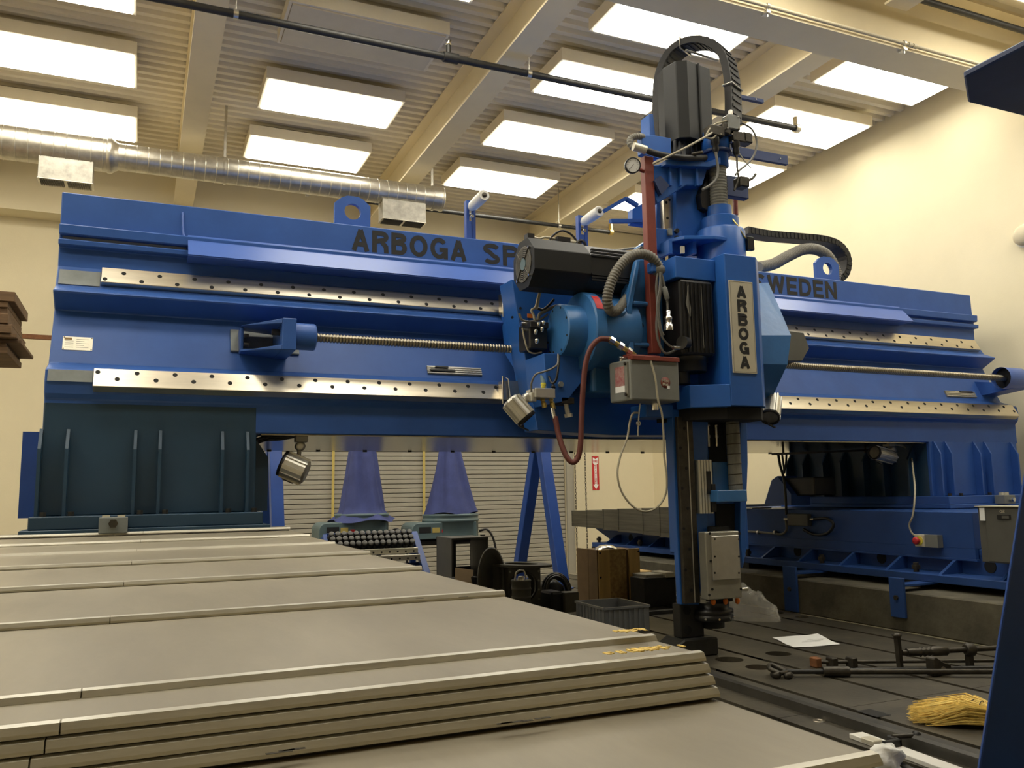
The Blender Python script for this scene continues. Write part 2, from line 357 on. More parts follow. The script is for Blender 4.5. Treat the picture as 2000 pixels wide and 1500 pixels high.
# ---------------------------------------------------------------- ceiling lights
LX = [-4.44, -1.69, 1.08, 3.81, 6.57]; LW, LD, LZ = 1.46, .715, 4.40
colname = ['beside the left wall', 'left of the first joist', 'in the column above the lettering', 'in the column above the black motor', 'in the column by the right wall']
rows = [(2.45, 'second before the girder', 1), (3.95, 'just before the girder', 1),
        (5.87, 'nearest behind the girder', 1), (7.21, 'second behind the girder', 1), (8.72, 'third behind the girder', 1), (10.24, 'farthest, near the back wall', 1)]
def light(x, y, lit, label, grp):
    t = thing('ceiling_light', label, 'light', (x + LW / 2, y + LD / 2, LZ), grp)
    e = .028; h = LZ + .13
    b = MB()
    b.box(x - e, x + LW + e, y - e, y, LZ, h); b.box(x - e, x + LW + e, y + LD, y + LD + e, LZ, h); b.box(x - e, x, y, y + LD, LZ, h); b.box(x + LW, x + LW + e, y, y + LD, LZ, h)
    b.box(x, x + LW, y, y + LD, h - .02, h)
    b.build('housing', 'ceil', t)
    for dx in (.2, LW - .2): MB().cyl((x + dx, y + LD / 2, h), (x + dx, y + LD / 2, ZD + .02), .012, n=6).build('stem', 'ceil', t)
    MB().box(x + .004, x + LW - .004, y + .004, y + LD - .004, LZ - .014, LZ + .012).build('diffuser', 'lens' if lit else 'lensoff', t)
for j, (y, rn, n) in enumerate(rows):
    for i, x in enumerate(LX):
        lit = not (i == 2 and j == 3)
        light(x, y, lit, ('lit' if lit else 'unlit grey') + ' ceiling light ' + colname[i] + ', ' + rn, 'rectangular ceiling lights')
# ---------------------------------------------------------------- sprinkler pipes
def pipe(label, Y, Z, x0, x1, r, m, hang, couple=(), endm=None):
    t = thing('sprinkler_pipe', label, 'pipe', (x0, Y, Z))
    MB().cyl((x0, Y, Z), (x1, Y, Z), r, n=12).build('pipe', m, t)
    for x in hang:
        MB().cyl((x - .02, Y, Z), (x + .02, Y, Z), r * 1.25, n=10).build('clamp', 'galv', t)
        MB().cyl((x, Y, Z + r), (x, Y, ZD + .02), .006, n=6).build('hanger_rod', 'galv', t)
    for x in couple:
        b = MB(); b.cyl((x - .07, Y, Z), (x + .07, Y, Z), r * 1.45, n=12); b.cyl((x - .02, Y, Z), (x - .02, Y, Z + .12), r * .7, n=10); b.build('tee', 'iron', t)
        MB().lathe((x - .02, Y, Z + .12), (0, 0, 1), [(.012, 0), (.03, .012), (.012, .03), (.03, .05), (.004, .055)], 10).build('sprinkler', 'chrome', t)
    if endm: b = MB(); b.cyl((x1 - .03, Y, Z), (x1 + .03, Y, Z), r * 1.5, n=12); b.cyl((x1, Y, Z), (x1, Y, Z + .13), r * 1.1, n=10); b.build('elbow', endm, t)
    return t
pipe('long black sprinkler pipe crossing high under the ceiling joists', 6.9, 4.0, P(-600, -160, 6.9).x, P(1556, 251, 6.9).x, .033, 'iron', [P(461, 25, 6.9).x, P(1033, 145, 6.9).x], [P(880, 113, 6.9).x], 'galv')
pipe('black sprinkler pipe with brass end elbow above the crossbeam', 11.0, 4.02, 2.6, P(1193, 453, 11).x, .03, 'iron', [P(1092, 433, 11).x, P(600, 380, 11).x], (), 'brass')
pipe('dark pipe running high before the girder at top right', 4.97, P(1900, 30, 4.97).z, XL + .02, XR - .02, .03, 'iron', [4.3, 8.1])
# ---------------------------------------------------------------- spiral duct
DY = 10.0; dz = 3.81
du = thing('air_duct', 'spiral galvanised air duct hung below the ceiling, left side', 'duct', (-.5, DY, dz))
def spiral(x0, x1, r):
    b = MB().lathe((x0, DY, dz), (1, 0, 0), [(r, 0), (r, x1 - x0)], 32); x = x0 + .1
    while x < x1 - .02:
        b.lathe((x, DY, dz), (1, 0.03, 0), [(r, 0), (r * 1.025, .003), (r * 1.025, .009), (r, .012)], 32, True, False, False); x += .12
    return b
xs = P(215, 300, DY).x; xe = P(862, 390, DY).x
spiral(XL + .01, xs - .03, .186).build('wide_section', 'galv', du)
MB().lathe((xs - .03, DY, dz), (1, 0, 0), [(.186, 0), (.196, .01), (.196, .05), (.166, .09), (.150, .12)], 28).build('reducer', 'galv', du)
spiral(xs + .05, xe, .150).build('narrow_section', 'galv', du)
MB().lathe((xe - .02, DY, dz), (1, 0, 0), [(.150, 0), (.158, .005), (.158, .03), (.02, .031)], 28).build('end_cap', 'galv', du)
for x in (xe - .14, xs + 1.2, -2.5):
    MB().lathe((x, DY, dz), (1, 0, 0), [(.162, 0), (.162, .03)], 24, c0=False, c1=False).build('hanger_band', 'galv', du)
    MB().box(x, x + .03, DY - .003, DY + .003, dz + .155, ZD + .02).build('hanger_strap', 'galv', du)
for px0, px1, py0, py1 in ((74, 182, 303, 352), (748, 832, 392, 430)):
    x0, x1, z0, z1 = rect(px0, py0, px1, py1, DY - .12)
    b = MB(); b.box(x0, x1, DY - .12, DY + .10, z0, z1)
    reg = b.build('register_box', 'register', du, .004)
    MB().box(x0 - .006, x1 + .006, DY - .126, DY + .106, z0 - .006, z0).build('register_frame', 'galv', reg)
    n = 22
    for h in (0, 1):
        xa = x0 + .02 + h * (x1 - x0) / 2; xb = xa + (x1 - x0) / 2 - .03
        q = MB()
        for k in range(n): xx = xa + (xb - xa) * k / n; q.box(xx, xx + .004, DY - .10, DY + .08, z0 - .02, z0 - .006)
        q.build('louvre', 'iron', reg)
# ---------------------------------------------------------------- roll-up door
YD = YF + .06
door = tag(MB().box(DX0, DX1, YD + .02, YD + .04, -H - LOW, DZ1).build('door_1', 'slatgap'), 'grey steel roll-up shutter door with horizontal slats', kind='structure')
sp = .0725; sl = mesh_of(MB().prism([(YD - .012, .003), (YD - .016, .008), (YD - .016, sp - .012), (YD - .008, sp - .006), (YD + .02, sp - .006), (YD + .02, .003)], 'x', DX0 + .01, DX1 - .01), 'slat', 'slat')
k = 0
while -H - LOW + (k + 1) * sp < DZ1: inst('slat', sl, door, (0, 0, -H - LOW + k * sp)); k += 1
for x0, x1 in ((DX1 - .01, DX1 + .13), (DX0 - .13, DX0 + .01)):
    MB().box(x0, x1, YF - .05, YF + .001, -H - LOW, DZ1 + .1).build('guide_rail', 'slat', door, .004)
# chain loop of the door
ch = thing('door_chain', 'steel hand chain loop hanging beside the roll-up door', 'chain', (DX1 + .3, YF - .1, -H))
for px in (1124, 1144):
    q = MB(); X = P(px, 950, YF - .1).x; z = -1.2; k = 0
    while z < 2.2:
        pts = []
        for a in range(9):
            an = 2 * math.pi * a / 8; u = math.cos(an) * .013; w = math.sin(an) * .03
            pts.append((X + (u if k % 2 else 0), YF - .1 + (0 if k % 2 else u), z + w))
        q.tube(pts, .0045, 4, True, False); z += .047; k += 1
    tag(q.build('chain_strand', 'tool', ch), kind='stuff')
MB().cyl((P(1124, 950, YF - .1).x - .05, YF - .1, 2.25), (P(1144, 950, YF - .1).x + .05, YF - .1, 2.25), .085, n=16).build('chain_wheel', 'tool', ch)
MB().box(P(1134, 950, YF - .1).x - .06, P(1134, 950, YF - .1).x + .06, YF - .1, YF - .004, 2.2, 2.3).build('bracket', 'tool', ch)
for px, lb in ((651, 'yellow pull strap hanging before the shutter, nearer the column'), (829, 'yellow pull strap hanging before the shutter, between the two blue drapes')):
    X = P(px, 950, YF - .03).x; tag(MB().box(X - .02, X + .02, YF - .014, YF - .008, -.75, DZ1).build('pull_strap', 'yellow'), lb, 'strap')
# fire extinguisher sign
x0, x1, z0, z1 = rect(1157, 891, 1170, 957, YF - .01)
fs = thing('fire_sign', 'red and white vertical fire extinguisher sign on the back wall', 'sign', ((x0 + x1) / 2, YF, z0))
MB().box(x0, x1, YF - .008, YF - .001, z0, z1).build('panel', 'signred', fs)
w = x1 - x0; hh = z1 - z0; yy = YF - .009
MB().prism([(x0 + .06 * w, z1 - .02 * hh), (x1 - .06 * w, z1 - .02 * hh), ((x0 + x1) / 2, z1 - .075 * hh)], 'y', yy, yy + .001).build('notch_mark', 'signred', fs)
MB().prism([(x0 + .12 * w, z1 - .035 * hh), ((x0 + x1) / 2, z1 - .09 * hh), (x1 - .12 * w, z1 - .035 * hh), (x1 - .12 * w, z1 - .21 * hh), (x0 + w * .68, z1 - .24 * hh), (x0 + w * .68, z0 + .16 * hh), (x1 - .08 * w, z0 + .16 * hh), ((x0 + x1) / 2, z0 + .02 * hh), (x0 + .08 * w, z0 + .16 * hh), (x0 + w * .32, z0 + .16 * hh), (x0 + w * .32, z1 - .24 * hh), (x0 + .12 * w, z1 - .21 * hh)], 'y', yy - .001, yy).build('arrow', 'paper', fs)
text('lettering', 'FIRE', 'signred', fs, x0 + .17 * w, x1 - .17 * w, yy - .001, z1 - .19 * hh, z1 - .11 * hh, .001, .02)
for i, c in enumerate('EXTINGUISHER'):
    zc = z1 - hh * (.275 + i * .048); text('lettering', c, 'signred', fs, x0 + (.44 if c == 'I' else .36) * w, x1 - (.44 if c == 'I' else .36) * w, yy - .001, zc - hh * .016, zc + hh * .018, .001, .02)
# round fitting on the right wall
q = PX(2003, 460, XR)
e = thing('wall_horn', 'round pale grey alarm fitting on the right wall', 'alarm', tuple(q))
MB().lathe((XR, q.y, q.z), (-1, 0, 0), [(.11, 0), (.11, .05), (.07, .075), (.0, .08)], 20).build('dome', 'trim', e)
MB().lathe((XR, q.y, q.z), (-1, 0, 0), [(.125, 0), (.125, .015)], 20).build('back_plate', 'white', e)
# ================================================================ SLOTTED FLOOR PLATES
tb = thing('floor_plate_table', 'dark cast iron T-slotted floor plates set flush in the floor', 'machine table', (3.2, 4, -H))
SLOTS = [1.50, 1.95, 2.40, 2.85, 3.29, 3.745, 4.195, 4.65, 5.095]
edges = [TX0 + .005] + SLOTS + [TX1 - .005]
holes = [(3.562, 4.635, .092), (3.972, 4.64, .085), (3.567, 4.356, .08), (5.27, 5.83, .06), (5.25, 6.12, .06)]
def plate_with_holes(x0, x1, y0, y1, hs, name):
    """plate whose top has round cut-outs; strips between holes are plain boxes"""
    b = MB(); y = y0
    for hx, hy, r in sorted(hs, key=lambda h: h[1]):
        a0, a1 = hy - r - .01, hy + r + .01
        b.box(x0, x1, y, a0, -H - .215, -H)
        n = 24; top = []; ring = [(hx + r * math.cos(2 * math.pi * k / n), hy + r * math.sin(2 * math.pi * k / n)) for k in range(n)]
        def out(cx, cy):
            dx, dy = cx - hx, cy - hy; t = 1e9
            if dx > 1e-9: t = min(t, (x1 - hx) / dx)
            if dx < -1e-9: t = min(t, (x0 - hx) / dx)
            if dy > 1e-9: t = min(t, (a1 - hy) / dy)
            if dy < -1e-9: t = min(t, (a0 - hy) / dy)
            return (hx + dx * t, hy + dy * t)
        for k in range(n):
            p, q = ring[k], ring[(k + 1) % n]; P1, Q1 = out(*p), out(*q)
            poly = [(*p, -H), (*P1, -H)]
            if abs(P1[0] - Q1[0]) > 1e-6 and abs(P1[1] - Q1[1]) > 1e-6:
                cx = P1[0] if P1[0] in (x0, x1) or abs(P1[0] - x0) < 1e-6 or abs(P1[0] - x1) < 1e-6 else Q1[0]
                cy = P1[1] if cx == Q1[0] else Q1[1]
                poly.append((cx, cy, -H))
            poly += [(*Q1, -H), (*q, -H)]
            b.add(poly, [tuple(range(len(poly)))])
            b.add([(*p, -H), (*q, -H), (*q, -H - .215), (*p, -H - .215)], [(0, 1, 2, 3)])
        y = a1
    b.box(x0, x1, y, y1, -H - .215, -H)
    return b.build(name, 'slotplate', tb)
for a, c in zip(edges, edges[1:]):
    x0, x1 = a + .019, c - .019
    hs = [h for h in holes if x0 < h[0] < x1]
    for y0, y1 in ((TY0 + .01, 3.37), (3.374, TY1 - .01)):
        hh_ = [(max(x0 + h[2] + .005, min(x1 - h[2] - .005, h[0])), h[1], h[2]) for h in hs if y0 < h[1] < y1]
        plate_with_holes(x0, x1, y0, y1, hh_, 'table_plate')
for x, y in ((3.565, 4.36),): MB().cyl((x, y, -H - .21), (x, y, -H - .06), .068, n=20).build('plug', 'rust', tb)
q = PZ(1600, 1408); MB().lathe((q.x, q.y, -H), (0, 0, 1), [(.03, 0), (.03, .003), (.02, .003), (.02, .001)], 16).build('bushing', 'steel', tb)
for px, py, L in ((1830, 1376, .14), (1706, 1393, .13)):
    q = PZ(px, py); MB().box(q.x - .045, q.x + .045, q.y - L / 2, q.y + L / 2, -H - .0, -H + .0015).build('slot_opening', 'void', tb)
# steel guide strip lying along the plates
gs = thing('guide_strip', 'long dark steel guide strip lying along the floor plates', 'steel strip', (3.14, 3, -H))
MB().prism([(3.03, -H), (3.03, -H + .045), (3.045, -H + .055), (3.10, -H + .055), (3.10, -H)], 'y', 1.0, PZ(1386, 1316).y).build('bar', 'strip', gs)
MB().prism([(3.105, -H), (3.105, -H + .03), (3.14, -H + .03), (3.14, -H)], 'y', 1.0, PZ(1368, 1303).y).build('ledge', 'strip', gs)
MB().prism([(3.145, -H), (3.145, -H + .018), (3.185, -H + .018), (3.185, -H)], 'y', 1.0, PZ(1368, 1303).y).build('flat', 'strip', gs)
for k in range(9): inst('screw_head', mesh_of(MB().cyl((0, 0, 0), (0, 0, .004), .006, n=8), 'screw_head', 'chrome'), gs, (3.165, 1.3 + k * .38, -H + .018))
# ================================================================ LEFT TELESCOPIC WAY COVER
CX0, CX1 = -1.25, .85
wc = thing('way_cover', 'beige telescopic steel way cover stretching from the foreground to the teal column', 'way cover', (0, 2, -H))
edg = [(565, 1030), (603, 1044), (652, 1059), (720, 1077), (820, 1107), (980, 1155), (1272, 1242)]
pts = [PX(px, py, CX1) for px, py in edg]
Ys = [p.y for p in pts] ; Zs = [p.z for p in pts]
st = PX(1365, 1275, CX1); sy = st.y
seq = list(zip(Ys, Zs)) + [(sy, st.z)] + [(sy - .011 * k, st.z - .0165 * k) for k in (1, 2, 3)]
last = PX(1702, 1472, CX1); seq += [(last.y, seq[-1][1] - .0165), (last.y - .02, seq[-1][1] - .034), (last.y - .04, seq[-1][1] - .051)]
prevy = 5.62
for i, (y, z) in enumerate(seq):
    yb = prevy + .12 if i else 5.6
    if i >= 8: yb = sy + .25
    if i > 11: yb = last.y + .3
    th = .013
    sh = MB().box(CX0, CX1, y, max(yb, y + .2), z - th, z); sh.box(CX1 - .004, CX1, y + .004, max(yb, y + .2), z - .55, z - th); sh.box(CX0, CX0 + .004, y + .004, max(yb, y + .2), z - .55, z - th)
    pnl = sh.build('cover_panel', 'cover', wc)
    xs_ = .02 - .035 * i * .4; hgt = .0105
    for a, b_ in ((CX0 - .004, xs_ - .001), (xs_ + .001, CX1 + .004)):
        MB().prism([(y - .014, z - hgt), (y - .0135, z - .006), (y - .008, z + .002), (y + .004, z + .0035), (y + .010, z + .0008), (y + .012, z - hgt)], 'x', a, b_).build('wiper_lip', 'lip', pnl)
    MB().box(CX0, CX1 - .003, y - .008, y + .012, z - hgt - .003, z - hgt).build('wiper_seal', 'gap', pnl)
    prevy = y
rnd = random.Random(21)
for n_, (px, py, L) in enumerate(((1255, 1235, .05), (1330, 1268, .14), (1290, 1272, .05))):
    q = PX(px, py, CX1 - .03) if n_ != 2 else PX(px, py, CX1 - .12); b = MB()
    for k in range(26): x = q.x + rnd.uniform(-L, .01); b.box(x, x + rnd.uniform(.002, .007), q.y + rnd.uniform(-.006, .014), q.y + rnd.uniform(.014, .022), q.z + .003, q.z + .003 + rnd.uniform(.0005, .002))
    tag(b.build('swarf', 'straw', wc), kind='stuff')
for px, py, z in ((1000, 1411, -.336), (985, 1413, -.336), (1030, 1408, -.336), (1060, 1403, -.336), (560, 1466, -.336), (575, 1464, -.336), (545, 1470, -.336), (905, 1166, -.2465), (820, 1169, -.2465)):
    q = PZ(px, py, seq[-4][1] if z < -.3 else z); w_ = rnd.uniform(.008, .018); zt = q.z + .0006
    MB().box(q.x - w_, q.x + w_, q.y - .003, q.y + .003, zt - .0004, zt).build('grime_mark', 'gap', wc)
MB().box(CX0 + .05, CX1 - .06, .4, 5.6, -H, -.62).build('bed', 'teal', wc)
# ================================================================ GANTRY FRAME (bridge and two columns)
gf = thing('gantry_bridge', 'blue steel gantry bridge on two columns lettered along its top', 'milling machine', (3.7, 6.4, -.2))
XA, XB = -.546, 7.956
prof = [(7.0, 2.0), (6.0, 2.0), (5.995, 1.775), (5.935, 1.768), (5.94, 1.702), (5.985, 1.70), (5.985, 1.672), (5.93, 1.668), (5.935, 1.63), (5.99, 1.628), (5.99, 1.50),
        (5.90, 1.35), (5.78, 1.298), (5.78, 1.285), (5.93, 1.20), (5.764, .835), (5.60, .775), (5.585, .70), (5.60, .63), (5.63, .60), (5.63, .41), (7.6, .41), (7.6, 1.6)]
MB().prism(prof, 'x', XA, XB).build('bridge', 'blue', gf, .006)
MB().box(.70, 6.70, 5.66, 7.58, .402, .409).build('underside', 'underside', gf)
for k in range(14): inst('bolt_head', mesh_of(MB().cyl((0, 0, 0), (0, 0, -.012), .02, n=8), 'bolt_head', 'iron'), gf, (1.0 + k * .42, 7.5, .402))
# exposed seats of grey primer at the left end
MB().prism([(5.967, 1.47), (5.905, 1.362), (5.902, 1.365), (5.964, 1.473)], 'x', XA + .015, P(196, 540, 5.93).x).build('primer_seat', 'primer', gf)
MB().prism([(5.60, .77), (5.578, .70), (5.574, .70), (5.596, .772)], 'x', XA + .015, P(181, 740, 5.6).x).build('primer_seat', 'primer', gf)
MB().box(XA + .02, .22, 5.975, 5.986, 1.674, 1.698).build('groove_strip', 'primer', gf)
# folded cover plate
MB().prism([(5.985, 1.782), (5.822, 1.605), (5.816, 1.609), (5.979, 1.788)], 'x', .228, 6.88).build('cover_plate', 'coverblue', gf)
MB().prism([(5.985, 1.60), (5.822, 1.605), (5.822, 1.600), (5.985, 1.594)], 'x', .228, 6.86).build('cover_plate_return', 'coverblue', gf)
MB().tube(spline([P(357, 415, 5.985), P(357, 430, 5.975), P(358, 455, 5.96), P(362, 464, 5.95), P(368, 467, 5.95)], 5), .008, 6).build('wire_hook', 'coverblue', gf)
# rails and their screws
dn = mesh_of(MB().lathe((0, 0, 0), (0, -.86, .5), [(.016, -.004), (.016, .0012), (.0105, .0012), (.0105, -.003)], 12, c0=False), 'screw_rim', 'iron')
dk = mesh_of(MB().lathe((0, 0, 0), (0, -.86, .5), [(.0145, -.004), (.0145, .0016)], 12), 'rail_screw', 'void')
def rail(name, F0, F1, thick, x0, x1, xfirst, pitch, hi, lo, first_low):
    (ya, za), (yb, zb) = F0, F1; d = Vector((yb - ya, zb - za)).normalized(); n = Vector((-d.y, d.x)) * thick
    if n.x < 0: n = -n
    poly = [(ya, za), (yb, zb), (yb + n.x, zb + n.y), (ya + n.x, za + n.y)]
    r = MB().prism(poly, 'x', x0, x1).build(name, 'steel', gf, .003)
    k = 0; x = xfirst
    while x < x1 - .03:
        t = (lo if (k % 2 == 0) == first_low else hi)
        inst('rail_screw', dk, r, (x, ya + (yb - ya) * t, za + (zb - za) * t)); x += pitch; k += 1
    return r
ur = [P(px, py, 5.9).x for px, py in ((205, 546), (243, 540), (277, 552), (312, 545))]
rail('upper_rail', (5.945, 1.505), (5.88, 1.392), .055, P(198, 535, 5.92).x, 7.89, ur[0], (ur[3] - ur[0]) / 3, .33, .80, True)
lr = [P(px, py, 5.57).x for px, py in ((191, 722), (229, 735), (268, 726), (305, 738))]
rail('lower_rail', (5.60, .79), (5.53, .672), .06, P(182, 735, 5.56).x, 7.89, lr[0], (lr[3] - lr[0]) / 3, .22, .58, False)
# lettering, nameplate
for s_, a, b_, cw in (('ARBOGA', (687, 470), (911, 495), .04), ('SPE', (944, 497), (1046, 505), .04), ('SWEDEN', (1472, 560), (1634, 570), .04)):
    sign_word(s_, gf, P(*a, 5.997).x, P(*b_, 5.997).x, 5.9965, 1.804, 1.974, .205)
nx0, nx1 = -.481, -.314
npo = Vector((0, 5.85, 1.02)) ; 
def onslope(z): return 5.93 + (5.764 - 5.93) * (1.20 - z) / (1.20 - .835)
def slopeplate(name, m, x0, x1, z0, z1, t0, t1, par, bev=0):
    n = Vector((-.91, .41)); a = (onslope(z1), z1); c = (onslope(z0), z0)
    return MB().prism([(a[0] + n.x * t0, a[1] + n.y * t0), (c[0] + n.x * t0, c[1] + n.y * t0), (c[0] + n.x * t1, c[1] + n.y * t1), (a[0] + n.x * t1, a[1] + n.y * t1)], 'x', x0, x1).build(name, m, par, bev)
npl = slopeplate('nameplate', 'plate', nx0, nx1, .925, 1.015, 0, .004, gf)
slopeplate('logo_patch', 'card', nx0 + .008, nx0 + .05, .992, 1.008, .004, .0046, npl)
for k, zz in enumerate((.999, .985, .971, .957, .943)):
    for a, b_ in ((.012, .06), (.075, .12 if k % 2 else .145)):
        if zz < .99 or a > .07: slopeplate('print_line', 'greycable', nx0 + a, nx0 + b_, zz - .0012, zz + .0012, .004, .0045, npl)
for x in (nx0 + .006, nx1 - .006):
    for zz in (.931, 1.009): slopeplate('rivet', 'tool', x - .003, x + .003, zz - .003, zz + .003, .004, .006, npl)
# slotted aluminium stop bars on the sloping panel
for x0, x1, lb in ((1.876, 2.30, 1), (7.20, 7.62, 2)):
    sb = slopeplate('stop_bar', 'aluplate', x0, x1, .868, .930, 0, .006, gf)
    for k in range(4): zz = .872 + k * .0155; slopeplate('bar_rib', 'alu', x0, x1, zz, zz + .009, .006, .016, sb)
    if lb == 1: slopeplate('stop_dog', 'black', x0 + .02, x0 + .21, .884, .900, .012, .028, sb); slopeplate('stop_dog', 'black', x0 + .06, x0 + .16, .912, .922, .012, .028, sb)
    else: slopeplate('stop_dog', 'black', x0 + .2, x0 + .38, .912, .926, .012, .024, sb)
# lead screw with its two bearings
sz, syy = 1.037, 5.50
b = MB(); pf = []; x = 0
while x < 6.9: pf += [(.030, x), (.030, x + .010), (.025, x + .013), (.025, x + .019)]; x += .022
b.lathe((1.0, syy, sz), (1, 0, 0), pf, 12, True); b.build('lead_screw', 'screw', gf)
br = MB(); xb = P(450, 668, 5.85).x
slopeplate('bearing_pad', 'primer', xb, xb + .45, .965, 1.125, 0, .02, gf, .003)
# bracket: two side cheeks around an opening, block and round nose
bk = MB(); xc = P(470, 665, 5.7).x; xd = P(547, 660, 5.5).x; xe2 = P(574, 660, 5.5).x; xf = P(615, 660, 5.5).x
for z0, z1 in ((.93, .962), (1.10, 1.13)):
    bk.hexa([(xc, 5.66, z0 + (.02 if z0 > 1 else .03)), (xd, 5.40, z0), (xd, 5.84, z0), (xc, 5.84, z0 + (.02 if z0 > 1 else .03)), (xc, 5.66, z1 - .01), (xd, 5.40, z1), (xd, 5.84, z1), (xc, 5.84, z1 - .01)])
bk.box(xc, xc + .02, 5.72, 5.86, .955, 1.12); bk.box(xd, xe2, 5.40, 5.84, .93, 1.135)
bk.build('bearing_bracket', 'blue', gf, .004)
MB().lathe((xe2, syy, sz), (1, 0, 0), [(.088, 0), (.088, xf - xe2 - .01), (.083, xf - xe2), (.035, xf - xe2)], 24, c0=False, c1=False).build('bearing_nose', 'blue', gf)
for z in (1.0, 1.06): MB().cyl((xc + .02, 5.70, z), (xc + .05, 5.70, z), .014, n=6, sm=False).build('bolt_head', 'iron', gf)
MB().cyl((xd - .05, 5.52, 1.06), (xd, 5.52, 1.06), .022, n=6, sm=False).build('bolt_head', 'iron', gf)
x7 = 7.62
MB().lathe((x7, syy, sz), (1, 0, 0), [(.105, .0), (.105, .26), (.07, .34), (.0, .341)], 26, c0=False, c1=False).build('bearing_shell', 'coverblue', gf)
MB().lathe((x7 + .06, syy, sz), (1, 0, 0), [(.102, 0), (.0, .001)], 20, c0=False, c1=False).build('bearing_recess', 'void', gf)
MB().hexa([(x7 + .10, 5.48, .93), (XB - .02, 5.48, .93), (XB - .02, 5.80, .90), (x7 + .10, 5.80, .90), (x7 + .10, 5.5, .99), (XB - .02, 5.5, .99), (XB - .02, 5.86, 1.05), (x7 + .10, 5.86, 1.05)]).build('bearing_foot', 'blue', gf)
# lifting lugs
def lug(cx, y, w, z0, z1, r, m='blue'):
    b = MB(); n = 20; c = .30
    outl = [(cx - w, z0), (cx + w, z0), (cx + w, z1 - c * w * 1.6), (cx + w * .62, z1 - .02), (cx + w * .3, z1), (cx - w * .3, z1), (cx - w * .62, z1 - .02), (cx - w, z1 - c * w * 1.6)]
    hz = z1 - .125
    ring = [(cx + r * math.cos(2 * math.pi * k / n), hz + r * math.sin(2 * math.pi * k / n)) for k in range(n)]
    # outline resampled to the ring's angles
    def out(a):
        dx, dz = math.cos(a), math.sin(a); best = 1e9
        for (x0, z0_), (x1, z1_) in zip(outl, outl[1:] + outl[:1]):
            ex, ez = x1 - x0, z1_ - z0_; den = dx * ez - dz * ex
            if abs(den) < 1e-9: continue
            t = ((x0 - cx) * ez - (z0_ - hz) * ex) / den; u = ((x0 - cx) * dz - (z0_ - hz) * dx) / den
            if t > 0 and -1e-6 <= u <= 1 + 1e-6: best = min(best, t)
        return (cx + dx * best, hz + dz * best)
    angs = sorted([2 * math.pi * k / n for k in range(n)] + [math.atan2(z - hz, x - cx) % (2 * math.pi) for x, z in outl])
    for a, a2 in zip(angs, angs[1:] + [angs[0] + 2 * math.pi]):
        i0 = (cx + r * math.cos(a), hz + r * math.sin(a)); i1 = (cx + r * math.cos(a2), hz + r * math.sin(a2)); o0, o1 = out(a), out(a2)
        t = .04
        if a2 - a < 1e-6: continue
        b.add([(i0[0], y, i0[1]), (o0[0], y, o0[1]), (o1[0], y, o1[1]), (i1[0], y, i1[1]), (i0[0], y + t, i0[1]), (o0[0], y + t, o0[1]), (o1[0], y + t, o1[1]), (i1[0], y + t, i1[1])], [(0, 1, 2, 3), (7, 6, 5, 4), (1, 5, 6, 2), (0, 3, 7, 4)])
    return b.build('lifting_lug', m, gf)
lug(1.432, 6.28, .14, 1.99, 2.325, .065); lug(6.275, 6.28, .15, 1.99, 2.325, .062)
# chip-cover roller posts on the bridge
for px, py0, py1, rx, ry, ex, ey in ((920, 392, 465, 922, 404, 945, 386), (1139, 421, 480, 1141, 433, 1165, 415)):
    x0, x1, z0, z1 = rect(px - 9, py0, px + 9, py1, 6.1)
    b = MB(); b.box(x0, x0 + .025, 6.1, 6.15, 1.98, z1); b.box(x1 - .035, x1, 6.1, 6.11, 1.98, z1); b.box(x0 + .025, x1 - .03, 6.1, 6.11, 1.98, z1 - .17); b.box(x0 + .025, x1 - .03, 6.1, 6.11, z1 - .02, z1)
    post = b.build('roller_post', 'craneblue', gf)
    A = P(rx, ry, 6.09); B_ = Vector((A.x + .0, 5.72, A.z + .012))
    MB().lathe(A, B_ - A, [(.03, -.02), (.034, 0), (.034, .02), (.042, .025), (.042, .10), (.045, .105), (.045, .26), (.04, .265)], 18).build('roller', 'white', post)
    MB().lathe(A, B_ - A, [(.02, .26), (.02, .272), (.0, .273)], 12).build('roller_hub', 'tool', post)
    MB().cyl((A.x, 6.10, A.z - .08), (A.x, 6.08, A.z - .08), .014, n=8).build('bolt', 'chrome', post)
# ---------------------------------------------------------------- columns
def column(x0, x1, m, xr, side):
    b = MB(); b.prism([(5.63, -.06), (5.63, .41), (5.63, .60), (5.60, .55), (5.60, .42)], 'x', x0, x0)
    b = MB().box(x0, x1, 5.628, 7.5, -.09, .58 if side < 0 else .42)
    c = b.build('column', m, gf, .006)
    MB().box(x0 - .03, x1 + .03, 5.44, 7.55, -.165, -.09).build('foot_flange', m, c, .005)
    MB().box(x0 - .07, x1 + .07, 5.40, 7.6, -.20, -.165).build('sole_plate', m, c, .004)
    for x in xr:
        w = .018; MB().prism([(5.63, .42), (5.62, .42), (5.555, .30), (5.555, -.09), (5.63, -.09)], 'x', x - w / 2, x + w / 2).build('rib', m, c)
    for y in (5.8, 6.1, 6.35, 6.65, 6.9, 7.2, 7.45):
        s = x0 if side > 0 else x1; d = -.10 if side > 0 else .10
        MB().prism([(s, .38), (s + d * .2, .38), (s + d, .26), (s + d, -.09), (s, -.09)], 'y', y - .01, y + .01).build('rib', 'teal', c)  # on the blue column the dark teal stands in for shade
    if side > 0: MB().box(x0 - .004, x0, 5.66, 7.48, -.09, .405).build('inner_shade', 'teal', c)  # thin sheet added to paint the blue column's inner face as shaded
    for x in [u + .04 for u in xr if u + .05 < x1]: MB().cyl((x, 5.53, -.09), (x, 5.53, -.065), .018, n=6, sm=False).build('bolt_head', 'iron', c)
    return c
lc = column(P(84, 830, 5.63).x, .668, 'teal', [P(px, 920, 5.555).x for px in (74, 128, 262, 311, 434, 484)], -1)
